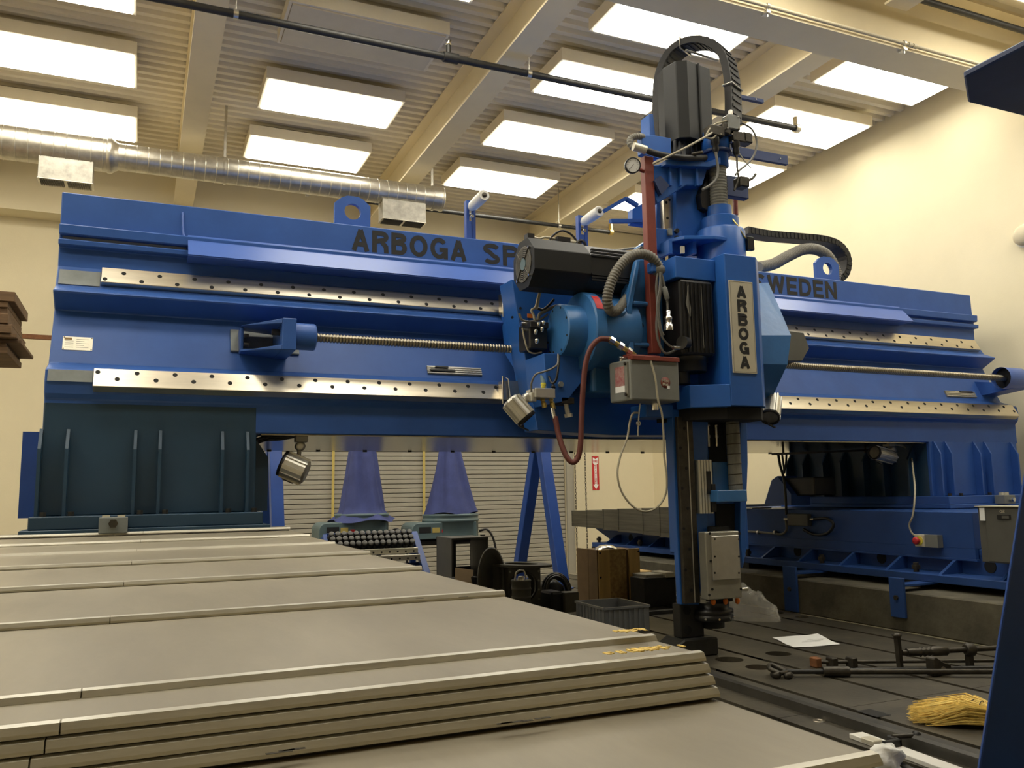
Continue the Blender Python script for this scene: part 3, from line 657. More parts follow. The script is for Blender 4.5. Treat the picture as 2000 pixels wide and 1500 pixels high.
rc = column(6.73, 7.94, 'blue', [P(px, 900, 5.555).x for px in (1839, 1861, 1917, 1938, 1990)], 1)
MB().box(P(40, 920, 6.4).x, P(80, 920, 6.4).x, 6.4, 7.4, P(55, 1012, 6.4).z, P(55, 843, 6.4).z).build('guard_sheet', 'craneblue', lc)
q = P(222, 1015, 5.40); bb = MB().box(q.x - .075, q.x + .075, 5.36, 5.43, -.19, -.10).build('clamp_block', 'primer', lc, .003)
MB().cyl((q.x, 5.36, -.135), (q.x, 5.33, -.135), .026, n=6, sm=False).build('bolt_head', 'tool', bb)
for dx in (-.04, .04): MB().box(q.x + dx - .02, q.x + dx + .02, 5.38, 5.42, -.10, -.088).build('key_block', 'plate', bb)
q = P(1965, 980, 5.38); bb = MB().box(q.x - .10, q.x + .05, 5.32, 5.42, -.17, -.09).build('clamp_block', 'boxgrey', rc, .003)
for dx in (-.07, .0): MB().cyl((q.x + dx, 5.37, -.09), (q.x + dx, 5.37, -.065), .022, n=6, sm=False).build('bolt_head', 'plate', bb)
MB().cyl((q.x - .02, 5.32, -.13), (q.x - .02, 5.28, -.13), .02, n=6, sm=False).build('bolt_head', 'chrome', bb)
# ================================================================ MILLING HEAD (saddle, ram and spindle; hangs on the bridge rails)
mh = thing('milling_head', 'bright blue milling head with tall ram hanging on the bridge', 'milling head', (3.55, 5.0, -.94))
def pb(name, m, px0, py0, px1, py1, yf, yb, par=mh, bev=.005):
    x0, x1, z0, z1 = rect(px0, py0, px1, py1, yf); return MB().box(x0, x1, yf, yb, z0, z1).build(name, m, par, bev)
def pp(name, m, poly, yf, yb, par=mh, bev=.004):
    q = [P(a, c, yf) for a, c in poly]; return MB().prism([(v.x, v.z) for v in q], 'y', yf, yb).build(name, m, par, bev)
# saddle carriage
sd = pp('saddle', 'headblue', [(999, 545), (1060, 552), (1240, 565), (1300, 570), (1330, 850), (1200, 850), (1120, 845), (1050, 840), (1041, 790)], 5.28, 5.50)
sp2 = MB().prism([(5.50, 1.44), (5.84, 1.44), (5.76, 1.05), (5.50, .83)], 'x', P(1012, 600, 5.5).x, 4.25).build('saddle_back', 'headblue', mh)
for za, zb, ya in ((1.36, 1.52, 5.78), (.66, .80, 5.49)):
    xq = P(984, 600 if za > 1 else 772, ya).x
    wp = MB().box(xq - .012, xq + .16, ya - .02, ya + .07, za, zb).build('rail_wiper', 'steel', sd)
    MB().tube([(xq - .02, ya - .03, za - .03), (xq - .02, ya - .03, zb + .03), (xq + .02, ya - .04, zb + .01), (xq + .04, ya - .04, za - .04), (xq + .03, ya - .04, za - .07)], .006, 6).build('lube_pipe', 'galv', wp)
for px, py in ((1016, 602), (1022, 625), (1000, 620)): q = P(px, py, 5.28); MB().cyl((q.x, 5.28, q.z), (q.x, 5.272, q.z), .009, n=8).build('bolt_hole', 'void', sd)
q = P(1035, 617, 5.278); MB().box(q.x - .02, q.x + .02, 5.274, 5.28, q.z - .015, q.z + .015).build('sticker', 'orange', sd)
# gearbox drum and casting (axis along the bridge)
gx = P(1088, 645, 5.0)
gb = MB().lathe((gx.x, 5.0, gx.z), (1, 0, 0), [(.166, 0), (.178, .006), (.178, .145), (.262, .155), (.272, .165), (.272, .235), (.25, .245), (.25, .52)], 40, True).build('gearbox', 'castblue', mh)
md = gb.modifiers.new('edge', 'EDGE_SPLIT'); md.split_angle = math.radians(35)
for k in range(8):
    a = 2 * math.pi * (k + .5) / 8; MB().cyl((gx.x - .003, 5.0 + .155 * math.cos(a), gx.z + .155 * math.sin(a)), (gx.x + .004, 5.0 + .155 * math.cos(a), gx.z + .155 * math.sin(a)), .008, n=8).build('cover_screw', 'void', gb)
MB().box(gx.x + .25, 3.16, 4.98, 5.29, gx.z - .42, gx.z + .30).build('gear_casing', 'castblue', mh, .03, 3)
MB().lathe((gx.x + .36, 5.0, gx.z + .0), (0, -1, .55), [(.05, .2), (.05, .262), (.04, .27)], 20).build('inspection_plug', 'castblue', gb)
# red instruction label on the drum
lb = []
for k in range(5):
    a = math.radians(128 + 7 * k); lb.append((5.0 + .2745 * math.cos(a), gx.z + .2745 * math.sin(a)))
b = MB(); b.add([(gx.x + .172, *p) for p in lb] + [(gx.x + .226, *p) for p in lb], [(i, i + 1, i + 6, i + 5) for i in range(4)]); b.build('instruction_label', 'signred', gb)
for k in range(2):
    x0, x1, z0, z1 = rect(1202, 618 + k * 14, 1216, 627 + k * 14, 4.775); MB().box(x0, x1, 4.772, 4.7795, z0, z1).build('hazard_sticker', 'sticker', gb)
# wedge bracket under the drum
pp('saddle_bracket', 'headblue', [(1062, 690), (1150, 690), (1137, 745), (1108, 783), (1082, 788), (1068, 760)], 4.98, 5.28, sd)
q = P(1094, 751, 4.98); MB().cyl((q.x, 4.98, q.z), (q.x, 4.96, q.z), .02, n=6, sm=False).build('bolt_head', 'primer', sd)
# horizontal servo motor
my, mz, mr = 5.0, P(1023, 520, 5.0).z + .012, .168
x0 = P(1023, 520, 5).x; 
mo = thing('servo_motor', 'black octagonal servo motor lying above the blue gearbox drum', 'motor', (x0, my, mz))
c = mr / math.cos(math.pi / 8)
MB().lathe((x0, my, mz), (1, 0, 0), [(c, 0), (c, .42)], 8, False, a0=math.pi / 8).build('fan_cowl', 'charcoal', mo, .004)
MB().lathe((x0 + .42, my, mz), (1, 0, 0), [(c * .95, 0), (c * .95, .40)], 8, False, a0=math.pi / 8).build('stator', 'black', mo, .004)
for dzz in (-.105, -.085, -.065, .065, .085, .105):
    MB().box(x0 + .43, x0 + .81, my - mr * 1.0, my - mr * .9, mz + dzz - .006, mz + dzz + .006).build('fin', 'black', mo)
MB().box(x0 + .82, x0 + .9, my - .17, my + .17, mz - .17, mz + .17).build('flange', 'black', mo, .01)
fan = MB().lathe((x0 - .001, my, mz), (1, 0, 0), [(.118, 0), (.118, .002), (.045, .002)], 24, True, False, False).build('fan_opening', 'void', mo)
for r in (.055, .068, .081, .094, .107, .118):
    MB().lathe((x0 - .006, my, mz), (1, 0, 0), [(r - .003, 0), (r + .003, 0), (r + .003, .005), (r - .003, .005)], 24, False, False, False).build('guard_ring', 'hose', fan)
MB().cyl((x0 - .008, my, mz), (x0 + .002, my, mz), .042, n=20).build('fan_hub', 'machgrey', fan)
for a in (45, 135, 225, 315):
    cs, sn = math.cos(math.radians(a)), math.sin(math.radians(a)); MB().cyl((x0 - .007, my + .04 * cs, mz + .04 * sn), (x0 - .007, my + .14 * cs, mz + .14 * sn), .005, n=6).build('guard_spoke', 'tool', fan)
    MB().cyl((x0 - .012, my + .135 * cs, mz + .135 * sn), (x0, my + .135 * cs, mz + .135 * sn), .009, n=8).build('screw', 'chrome', fan)
MB().lathe((x0 + .43, my - .02, mz + mr + .005), (0, 1, 0), [(.03, -.012), (.042, -.012), (.042, .012), (.03, .012), (.03, -.012)], 16, True, False, False).build('eye_bolt', 'black', mo)
MB().box(x0 + .02, x0 + .07, my - .03, my + .03, mz + mr, mz + mr + .045).build('terminal_block', 'black', mo)
MB().box(x0 + .24, x0 + .34, my - .04, my + .04, mz + mr, mz + mr + .045).build('plug', 'black', mo)
MB().cyl((x0 + .34, my, mz + mr + .025), (x0 + .44, my, mz + mr + .02), .02, .016, n=12).build('cable_gland', 'cable', mo)
MB().tube(spline([(x0 + .07, my, mz + mr + .03), (x0 + .12, my, mz + mr + .025), (x0 + .17, my, mz + mr + .04), (x0 + .25, my, mz + mr + .035)], 6), .008, 6).build('lead', 'cable', mo)
MB().tube(spline([(x0 + .19, my, mz + mr + .0), P(1077, 463, 5), P(1090, 453, 5), P(1102, 451, 5), P(1118, 460, 5), P(1132, 480, 5)], 6), .008, 6).build('lead', 'black', mo)
MB().tube(spline([P(1138, 482, 4.99), P(1160, 488, 5.0), P(1180, 491, 5.02), P(1210, 488, 5.1), P(1245, 484, 5.2), P(1275, 486, 5.25)], 6), .009, 6).build('lead', 'cable', mo)
# upright casting that carries the ram, with pockets and ribs
ca = pp('ram_carrier', 'castblue', [(1243, 505), (1300, 505), (1318, 700), (1238, 690), (1225, 650), (1222, 600), (1230, 555)], 4.82, 4.93, mh, .012)
for py in (593, 673): pb('web', 'castblue', 1238, py - 4, 1285, py + 4, 4.77, 4.82, ca, .008)
pp('edge_rib', 'castblue', [(1243, 508), (1252, 508), (1236, 600), (1240, 688), (1230, 680), (1224, 605)], 4.77, 4.82, ca, .008)
q = P(1251, 636, 4.82); MB().cyl((q.x, 4.82, q.z), (q.x, 4.814, q.z), .022, n=14).build('bolt_hole', 'void', ca)
MB().box(q.x - .1, q.x - .05, 4.814, 4.82, q.z - .008, q.z + .01).build('data_tag', 'greycable', ca)
pp('carrier_top', 'castblue', [(1249, 480), (1262, 470), (1300, 462), (1300, 520), (1249, 520)], 5.0, 5.08, ca)
# ram
RX0, RX1 = 3.295, 3.945
rm = MB().box(RX0 + .03, RX1, 4.85, 4.92, -.42, 1.5).build('ram', 'headblue', mh, .006)
pp('ram_cheek', 'headblue', [(1313, 800), (1383, 800), (1383, 1040), (1366, 1181), (1330, 1181), (1320, 1000)], 4.80, 4.85, mh)
pp('ram_cheek_edge', 'headblue', [(1446, 800), (1459, 800), (1461, 905), (1456, 1040), (1459, 1070), (1451, 1110), (1446, 1060)], 4.78, 4.86, mh)
x0, x1, z0, z1 = rect(1314, 815, 1336, 1180, 4.77)
rl = MB().prism([(RX0 + .03, -.745), (RX0 + .155, -.745), (RX0 + .155, .50), (RX0 + .03, .50)], 'y', 4.765, 4.80).build('ram_rail', 'tool', mh, .004)
MB().box(RX0 + .105, RX0 + .112, 4.762, 4.766, -.74, .5).build('rail_edge', 'alu', rl)
for k in range(9): z = .42 - k * .135; x = RX0 + (.045 if k % 2 else .085); MB().cyl((x, 4.766, z), (x, 4.7625, z), .011, n=10).build('rail_screw', 'void', rl)
# recess with hydraulic fittings
rc_ = pb('recess', 'void', 1384, 812, 1418, 902, 4.842, 4.8495, mh, 0); pb('recess', 'void', 1398, 984, 1446, 1040, 4.842, 4.8495, mh, 0)
for px in (1383, 1399):
    q = P(px, 850, 4.83); b = MB(); b.cyl((q.x, 4.83, q.z - .08), (q.x, 4.83, q.z + .06), .011, n=8); b.cyl((q.x, 4.83, q.z - .02), (q.x, 4.83, q.z + .0), .016, n=6); b.lathe((q.x, 4.83, q.z + .06), (0, 0, 1), [(.012, 0), (.018, .008), (.012, .018), (0, .02)], 8); b.build('hydraulic_fitting', 'galv', rc_)
# fabric wrapped spindle drive tube
q0 = P(1429, 800, 4.75); q1 = P(1437, 958, 4.75)
ft = MB().cyl(q1, (q1.x, q1.y, .60), .047, n=20).build('drive_tube', 'fabric', mh)
for k in range(7):
    z = q1.z + .03 + k * .07; pts = [(q1.x + .0485 * math.cos(a), 4.75 + .0485 * math.sin(a), z + a / math.pi * .009) for a in [2 * math.pi * i / 12 for i in range(13)]]
    MB().tube(pts, .003, 4, True, False).build('wrap_seam', 'gap', ft)
pb('tube_bracket', 'castblue', 1402, 957, 1460, 980, 4.66, 4.9); pb('tube_bracket_back', 'castblue', 1392, 902, 1424, 960, 4.79, 4.9)
# slotted switch bar
sw = pb('switch_bar', 'aluplate', 1365, 898, 1393, 1003, 4.755, 4.80, mh, .002)
for k in range(5): x0, x1, z0, z1 = rect(1366.5 + k * 5.4, 898, 1369.5 + k * 5.4, 1003, 4.745); MB().box(x0, x1, 4.745, 4.755, z0, z1).build('bar_rib', 'plate', sw)
pb('switch_dog', 'black', 1382, 920, 1389, 965, 4.735, 4.75, sw, 0); pb('switch_body', 'black', 1391, 945, 1399, 1000, 4.73, 4.79, sw, .002)
# spindle head
sh = pb('spindle_box', 'aluplate', 1380, 1038, 1447, 1170, 4.66, 4.74, mh, .006)
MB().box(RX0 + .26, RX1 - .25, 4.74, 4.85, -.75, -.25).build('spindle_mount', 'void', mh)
pv = pb('access_cover', 'alu', 1392, 1046, 1445, 1132, 4.645, 4.66, sh, .003)
for px in (1396, 1443):
    for py in (1053, 1087, 1119): q = P(px, py, 4.645); MB().cyl((q.x, 4.645, q.z), (q.x, 4.6425, q.z), .007, n=8).build('cover_screw', 'void', pv)
for px, py in ((1386, 1042), (1444, 1042), (1388, 1096), (1391, 1151), (1447, 1150), (1385, 1162)): q = P(px, py, 4.66); MB().cyl((q.x, 4.66, q.z), (q.x, 4.6555, q.z), .009, n=8).build('cover_screw', 'void', sh)
sx = P(1391, 1200, 4.84); zb = P(1391, 1225, 4.84).z
MB().lathe((sx.x, 4.84, zb), (0, 0, 1), [(.075, 0), (.08, .004), (.08, .045), (.135, .05), (.142, .058), (.142, .085), (.138, .088), (.138, .094), (.142, .097), (.142, .125), (.115, .13), (.115, .17)], 32).build('spindle_nose', 'black', mh)
for k in range(10): a = 2 * math.pi * k / 10; MB().cyl((sx.x + .140 * math.cos(a), 4.84 + .140 * math.sin(a), zb + .07), (sx.x + .146 * math.cos(a), 4.84 + .146 * math.sin(a), zb + .07), .008, n=6).build('drive_screw', 'chrome', mh)
for px, py in ((1393, 1172), (1417, 1171), (1440, 1170)):
    q = P(px, py, 4.70); MB().lathe((q.x, 4.70, q.z + .005), (0, 0, -1), [(.012, 0), (.018, .012), (.014, .03), (.005, .038)], 10).build('coolant_nozzle', 'orange', mh)
q = P(1452, 1151, 4.75); MB().cyl((q.x - .03, 4.75, q.z), (q.x + .035, 4.75, q.z), .013, n=10).build('stub_shaft', 'chrome', mh)
# head housing with ridge front
MB().prism([(3.575, 4.5), (3.845, 4.5), (3.93, 4.58), (3.93, 5.02), (3.575, 5.02)], 'z', .555, 1.60).build('head_housing', 'headblue', mh, .006)
MB().prism([(3.345, 4.64), (3.575, 4.5), (3.575, 4.80), (3.345, 4.80)], 'z', .548, .70).build('housing_toe', 'headblue', mh, .004)
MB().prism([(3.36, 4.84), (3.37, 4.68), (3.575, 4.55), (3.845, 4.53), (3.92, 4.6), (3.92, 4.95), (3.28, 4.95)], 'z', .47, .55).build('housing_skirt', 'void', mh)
pb('head_shoe', 'headblue', 1262, 790, 1315, 815, 4.80, 5.0)
# chipped paint spots
for px, py, r in ((1375, 750, .03), (1397, 794, .03), (1446, 796, .022), (1463, 796, .02), (1380, 772, .012)):
    q = P(px, py, 4.5); 
    if q.x > 3.58: MB().prism([(q.x + r * math.cos(a) * (1 + .3 * math.sin(3 * a)), max(.556, q.z + r * .6 * math.sin(a))) for a in [2 * math.pi * k / 11 for k in range(11)]], 'y', 4.4985, 4.4998).build('paint_chip', 'primer', mh)
# name sign
x0, x1, z0, z1 = rect(1427, 550, 1473, 729, 4.497)
sg = MB().box(x0, x1, 4.490, 4.4995, z0, z1).build('name_sign', 'plate', mh, .001)
e = .007
for a in ((x0 + e, x1 - e, z0 + e, z0 + e + .002), (x0 + e, x1 - e, z1 - e - .002, z1 - e), (x0 + e, x0 + e + .002, z0 + e, z1 - e), (x1 - e - .002, x1 - e, z0 + e, z1 - e)):
    MB().box(a[0], a[1], 4.4892, 4.4899, a[2], a[3]).build('sign_border', 'greycable', sg)
for i, ch_ in enumerate('ARBOGA'):
    zc = z1 - .075 - i * (z1 - z0 - .15) / 5 - .0; w_ = .040 if ch_ != 'O' else .042
    sign_letter(ch_, sg, (x0 + x1) / 2 - w_, (x0 + x1) / 2 + w_, 4.4899, zc - .043, zc + .043, .26)
# guard wedge to the right of the head
T0, T1, R0, R1, S0, S1, U0, U1 = P(1484, 553, 4.98), P(1501, 552, 4.98), P(1487, 655, 4.72), P(1545, 655, 4.72), P(1489, 711, 4.72), P(1538, 712, 4.72), P(1494, 796, 5.0), P(1500, 794, 5.0)
gq_ = [T0, T1, R0, R1, S0, S1, U0, U1]; bk_ = [Vector((v.x, 5.26, v.z)) for v in gq_]
MB().add(gq_ + bk_, [(0, 1, 3, 2), (2, 3, 5, 4), (4, 5, 7, 6), (1, 9, 11, 3), (3, 11, 13, 5), (5, 13, 15, 7), (0, 8, 9, 1), (0, 2, 10, 8), (2, 4, 12, 10), (4, 6, 14, 12), (6, 7, 15, 14), (8, 10, 11, 9), (10, 12, 13, 11), (12, 14, 15, 13)]).build('side_guard', 'castblue', mh)
pp('cover_pod', 'darkbox', [(1536, 645), (1570, 650), (1581, 680), (1567, 705), (1538, 705)], 5.35, 5.5, mh)
# motor bracket block and black vertical motor on the left of the head
MB().prism([(3.25, 4.80), (3.245, 4.60), (3.575, 4.60), (3.575, 4.80)], 'z', 1.425, 1.575).build('motor_bracket', 'headblue', mh, .005)
vm = thing('vertical_motor', 'glossy black finned vertical motor beside the name sign', 'motor', (3.4, 4.72, .8))
mx = P(1349, 600, 4.62); 
b = MB().box(3.275, 3.545, 4.60, 4.845, .90, 1.422).build('stator', 'black', vm, .02, 2)
for k in range(8): MB().box(3.29 + k * .033, 3.30 + k * .033, 4.592, 4.60, .92, 1.40).build('fin', 'black', vm)
for x in (3.335, 3.44): MB().box(x, x + .004, 4.5905, 4.592, .95, 1.38).build('scuff', 'hose', b)
MB().prism([(3.31, 1.25), (3.325, 1.32), (3.33, 1.37), (3.34, 1.36), (3.338, 1.28), (3.35, 1.22), (3.345, 1.16), (3.33, 1.18)], 'y', 4.5905, 4.592).build('scuff', 'hose', b)
MB().lathe((3.42, 4.72, .80), (0, 0, 1), [(.105, 0), (.11, .01), (.11, .06), (.118, .065), (.118, .10)], 24).build('brake', 'black', vm)
MB().cyl((3.32, 4.62, .98), (3.27, 4.60, .98), .045, n=14).build('connector_box', 'black', vm)
cq = P(1306, 628, 4.58); MB().lathe(tuple(cq), (0, 0, 1), [(.03, -.06), (.03, -.02), (.022, -.015), (.022, .01), (.026, .012), (.026, .03), (.016, .035), (.016, .07), (.013, .075)], 14).build('connector', 'chrome', vm)
MB().cyl((3.36, 4.75, .72), (3.36, 4.75, .80), .06, n=14).build('shaft_end', 'black', vm)
# ---------------------------------------------------------------- upper ram
um = MB()
up = pp('ram_column', 'headblue', [(1279, 495), (1285, 330), (1388, 330), (1392, 495)], 4.95, 5.02, mh)
pp('ram_face', 'headblue', [(1320, 500), (1320, 372), (1352, 362), (1384, 372), (1388, 500)], 4.86, 4.96, mh)
x0, x1, z0, z1 = rect(1297, 378, 1318, 462, 4.90)
rr = MB().box(x0, x1, 4.90, 4.96, z0, z1).build('guide_block', 'steel', mh, .003)
for fx, fz in ((.55, .85), (.25, .78), (.3, .42), (.3, .1)): MB().cyl((x0 + (x1 - x0) * fx, 4.9, z0 + (z1 - z0) * fz), (x0 + (x1 - x0) * fx, 4.897, z0 + (z1 - z0) * fz), .01, n=8).build('bolt_hole', 'void', rr)
pb('clamp_block', 'headblue', 1280, 448, 1333, 492, 4.82, 4.88); pb('shim_block', 'primer', 1306, 446, 1314, 460, 4.80, 4.83)
for px, py in ((1320, 452), (1320, 466)): q = P(px, py, 4.82); MB().cyl((q.x, 4.82, q.z), (q.x, 4.80, q.z), .018, n=8).build('bolt_head', 'black', mh)
# collar shelf above the housing
MB().prism([(3.30, 4.86), (3.40, 4.70), (3.60, 4.62), (3.80, 4.62), (3.80, 4.95), (3.30, 4.95)], 'z', P(1350, 465, 4.7).z - .015, P(1350, 465, 4.7).z + .012).build('collar_shelf', 'headblue', mh, .004)
for px in (1357, 1310): pb('shelf_web', 'headblue', px - 3, 468, px + 3, 495, 4.72, 4.9, mh, 0)
MB().box(3.36, 3.385, 4.68, 4.70, P(1335, 488, 4.7).z - .03, P(1335, 488, 4.7).z + .02).build('block_tag', 'plate', mh)
# collar of the upper clamp
pp('upper_collar', 'headblue', [(1276, 322), (1340, 318), (1372, 315), (1384, 322), (1372, 362), (1340, 362), (1284, 398), (1276, 380)], 4.76, 4.84, mh, .006)
pp('collar_top', 'headblue', [(1300, 312), (1330, 308), (1380, 316), (1420, 302), (1424, 316), (1385, 326), (1300, 322)], 4.70, 4.80, mh)
for px in (1310, 1330, 1362): pb('collar_web', 'headblue', px - 2, 322, px + 2, 362, 4.735, 4.76, mh, 0)
MB().prism([(P(1278, 352, 4.72).x, P(1278, 352, 4.72).z), (P(1290, 343, 4.72).x, P(1290, 343, 4.72).z), (P(1308, 362, 4.72).x, P(1308, 362, 4.72).z), (P(1292, 380, 4.72).x, P(1292, 380, 4.72).z)], 'y', 4.72, 4.76).build('slide_pad', 'navy', mh)
pp('collar_arm', 'black', [(1386, 330), (1398, 322), (1398, 400), (1384, 412), (1372, 405), (1368, 380)], 4.80, 4.9, mh)
# hydraulic balance cylinder stack
cx = P(1410, 450, 4.76).x; cy = 4.78
def zz(py, px=1410): return P(px, py, 4.76).z
MB().lathe((cx, cy, 1.58), (0, 0, 1), [(.175, 0), (.175, zz(455) - 1.58), (.165, zz(451) - 1.58), (.135, zz(450) - 1.58), (.135, zz(428) - 1.58), (.125, zz(426) - 1.58), (.09, zz(425) - 1.58), (.088, zz(404) - 1.58), (.03, zz(403) - 1.58)], 32).build('balance_cylinder', 'headblue', mh).modifiers.new('edge', 'EDGE_SPLIT').split_angle = math.radians(35)
bl = MB(); pf = []; z = zz(404); 
while z < zz(328): pf += [(.062, z), (.066, z + .006), (.066, z + .012), (.062, z + .018)]; z += .022
bl.lathe((cx, cy, 0), (0, 0, 1), pf, 20); bl.build('bellows', 'fabric', mh)
MB().lathe((cx, cy, zz(328)), (0, 0, 1), [(.07, 0), (.085, .005), (.085, zz(300) - zz(328)), (.105, zz(299) - zz(328)), (.105, zz(262) - zz(328)), (.07, zz(260) - zz(328))], 28).build('cylinder_head', 'headblue', mh)
MB().lathe((cx, cy, zz(303)), (0, 0, 1), [(.108, 0), (.112, .004), (.112, .02), (.108, .024)], 28).build('clamp_ring', 'navy', mh)
pb('side_box', 'navy', 1420, 345, 1462, 385, 4.80, 4.86)
for px, py in ((1437, 445), (1447, 475), (1373, 297)): 
    q = P(px, py, 4.62); MB().cyl((q.x, 4.62, q.z), (q.x - .05, 4.68, q.z), .013, n=8).build('hydraulic_fitting', 'tool', mh)
MB().tube(spline([P(1428, 425, 4.66), P(1440, 440, 4.62), P(1452, 460, 4.62), P(1462, 470, 4.65), P(1466, 480, 4.66)], 6), .006, 6).build('sensor_cable', 'brass', mh)
pb('connector_clip', 'black', 1462, 462, 1474, 488, 4.62, 4.66)
# right red tube behind cylinder
t = MB().cyl(P(1437, 420, 5.0), P(1435, 372, 5.0), .02, n=10).build('return_pipe', 'red', mh)
# blue clamp at top left and plate
pp('cable_clamp', 'headblue', [(1253, 264), (1280, 264), (1311, 270), (1311, 300), (1285, 310), (1254, 300)], 4.80, 4.86, mh)
pp('top_plate', 'headblue', [(1268, 222), (1276, 222), (1284, 300), (1270, 300)], 4.98, 5.1, mh); pb('top_bar', 'iron', 1259, 226, 1267, 266, 5.05, 5.1)
# ---------------------------------------------------------------- black feed motor on top of the ram
fm = thing('feed_motor', 'tall charcoal feed motor box standing on top of the ram', 'motor', (3.65, 5.0, 2.6))
ztop = P(1345, 118, 4.78).z; zb_ = P(1345, 268, 4.78).z
xa, xm, xn, xz = P(1297, 200, 4.95).x, P(1326, 200, 4.80).x, P(1345, 200, 4.78).x, P(1390, 200, 4.82).x
bd = MB().prism([(xa + .02, 5.06), (xa, 4.95), (xm - .0, 4.82), (xn, 4.78), (xz, 4.82), (xz, 5.06)], 'z', zb_, ztop).build('motor_shell', 'charcoal', fm, .005)
x_ = P(1366, 200, 4.80).x; MB().box(x_ - .007, x_ + .007, 4.788, 4.80, zb_, ztop).build('seam', 'void', bd)
MB().prism([(xa + .06, 5.02), (xa + .06, 4.97), (xn, 4.84), (xz - .04, 4.86), (xz - .04, 5.02)], 'z', zb_ - .2, zb_).build('lower_stator', 'black', fm)
for k in range(6): MB().box(xn - .14 + k * .045, xn - .13 + k * .045, 4.835, 4.86, zb_ - .19, zb_ - .01).build('fin', 'black', fm)
# ---------------------------------------------------------------- drag chain over the ram
dcn = thing('ram_cable_chain', 'black cable drag chain arching over the feed motor', 'cable chain', (3.9, 5.3, 2.6))
path = [P(1291, 300, 5.35), P(1291, 200, 5.35), P(1296, 150, 5.33), P(1314, 110, 5.28), P(1340, 90, 5.20), P(1370, 84, 5.10), P(1398, 92, 5.0), P(1418, 112, 4.93), P(1428, 145, 4.89), P(1432, 190, 4.87), P(1432, 245, 4.87)]
pth = resample(spline(path, 10), .055); cax = Vector((.9, .43, 0)).normalized()
cb = MB(); cb.band(pth, .175, .055, cax); cb.build('chain_band', 'rubber', dcn)
for i in range(1, len(pth) - 1):
    d = (pth[i + 1] - pth[i - 1]).normalized(); nn = d.cross(cax).normalized()
    for sgn in (1, -1):
        c_ = pth[i] + nn * .030 * sgn; b = MB(); b.hexa([c_ + cax * (s * .068) + d * a + nn * .005 * w for w in (-1, 1) for s, a in ((-1, -.012), (1, -.012), (1, .012), (-1, .012))]); b.build('link_bar', 'charcoal', dcn)
for i_, (px, py, Y) in enumerate(((1338, 91, 5.20), (1431, 172, 4.87))):
    c_ = P(px, py, Y); a = .04 if i_ else .03
    lat = cax.cross(Vector((0, 0, 1)))
    if i_: pts = [c_ + lat * sa * .038 + cax * sb * .095 for sa, sb in ((-1, -1), (-1, 1), (1, 1), (1, -1), (-1, -1))]
    else: pts = [c_ + Vector((0, 0, sa * .045)) + cax * sb * .085 for sa, sb in ((1, -1), (1, 1), (-1, 1), (-1, -1), (1, -1))]
    MB().tube(pts, .006, 6).build('wire_tie', 'alu', dcn)
MB().cyl(P(1340, 98, 5.05), P(1402, 118, 5.2), .009, n=8).build('stay_rod', 'greycable', dcn)
# arms that carry the chain: two dark blue bars to the right, bracket arms to the left
for a, c_, w, lb, m in (((1420, 291), (1539, 312), .075, 'dark blue flat bar sticking out right of the ram', 'navy'), ((1425, 183), (1492, 197), .03, 'short dark blue bar beside the drag chain arch', 'navy')):
    A_, B_ = P(*a, 4.90), P(*c_, 4.90); B_.z = A_.z
    t = thing('chain_arm', lb, 'bracket', tuple(A_)); MB().box(A_.x, B_.x, 4.90, 4.93, A_.z - w / 2, A_.z + w / 2).build('bar', m, t, .002)
    MB().cyl((B_.x - .08, 4.898, A_.z), (B_.x - .08, 4.893, A_.z), .006, n=8).build('bolt', 'chrome', t)
ba = thing('cable_bracket', 'blue sheet bracket with two arms left of the ram top', 'bracket', (3.2, 5.5, 2.3))
pp('plate', 'headblue', [(1235, 408), (1278, 385), (1290, 385), (1290, 440), (1262, 440), (1235, 436)], 5.35, 5.42, ba)
for a, c_ in (((1192, 432), (1285, 432)), ((1180, 412), (1222, 388)), ((1222, 388), (1245, 402))):
    MB().obb(P(*a, 5.36), P(*c_, 5.36), .035, .028).build('arm', 'blue', ba)
# ---------------------------------------------------------------- limit switch cluster
ls = thing('limit_switches', 'grey limit switch cluster with cables on the cylinder top', 'switch', tuple(P(1420, 262, 4.7)))
pb('junction_box', 'boxgrey', 1423, 224, 1446, 252, 4.62, 4.70, ls, .006); MB().lathe(tuple(P(1427, 224, 4.66)), (0, 0, 1), [(.016, 0), (.016, .03), (.01, .035)], 8).build('gland', 'alu', ls)
for px, py, w in ((1402, 254, 14), (1420, 250, 8), (1446, 266, 12), (1462, 268, 9), (1456, 354, 9)): pb('switch_body', 'tool', px - w, py - 10, px + w, py + 10, 4.63, 4.72, ls, .008)
for px, py0, py1 in ((1398, 270, 297), (1438, 275, 302)):
    q0, q1 = P(px, py0, 4.66), P(px, py1, 4.66); MB().lathe(q1, (0, 0, 1), [(.008, -.02), (.018, 0), (.026, .02), (.02, .05), (.03, .06), (.03, q0.z - q1.z)], 12).build('cable_gland', 'black', ls)
for pts, m, r in ([(1420, 236), (1398, 242), (1384, 255), (1380, 268), (1392, 270), (1400, 262)], 'cable', .007), ([(1448, 240), (1468, 252), (1478, 275), (1474, 300), (1462, 318), (1445, 332), (1436, 342)], 'greycable', .008), ([(1398, 297), (1402, 330), (1398, 350), (1385, 363), (1372, 370)], 'greycable', .01), ([(1439, 302), (1440, 330), (1442, 350), (1434, 372)], 'tool', .008), ([(1444, 300), (1455, 315), (1467, 328)], 'cable', .004), ([(1462, 352), (1470, 348), (1476, 340)], 'tool', .011):
    MB().tube(spline([P(a, c_, 4.64) for a, c_ in pts], 6), r, 6).build('cable', m, ls)
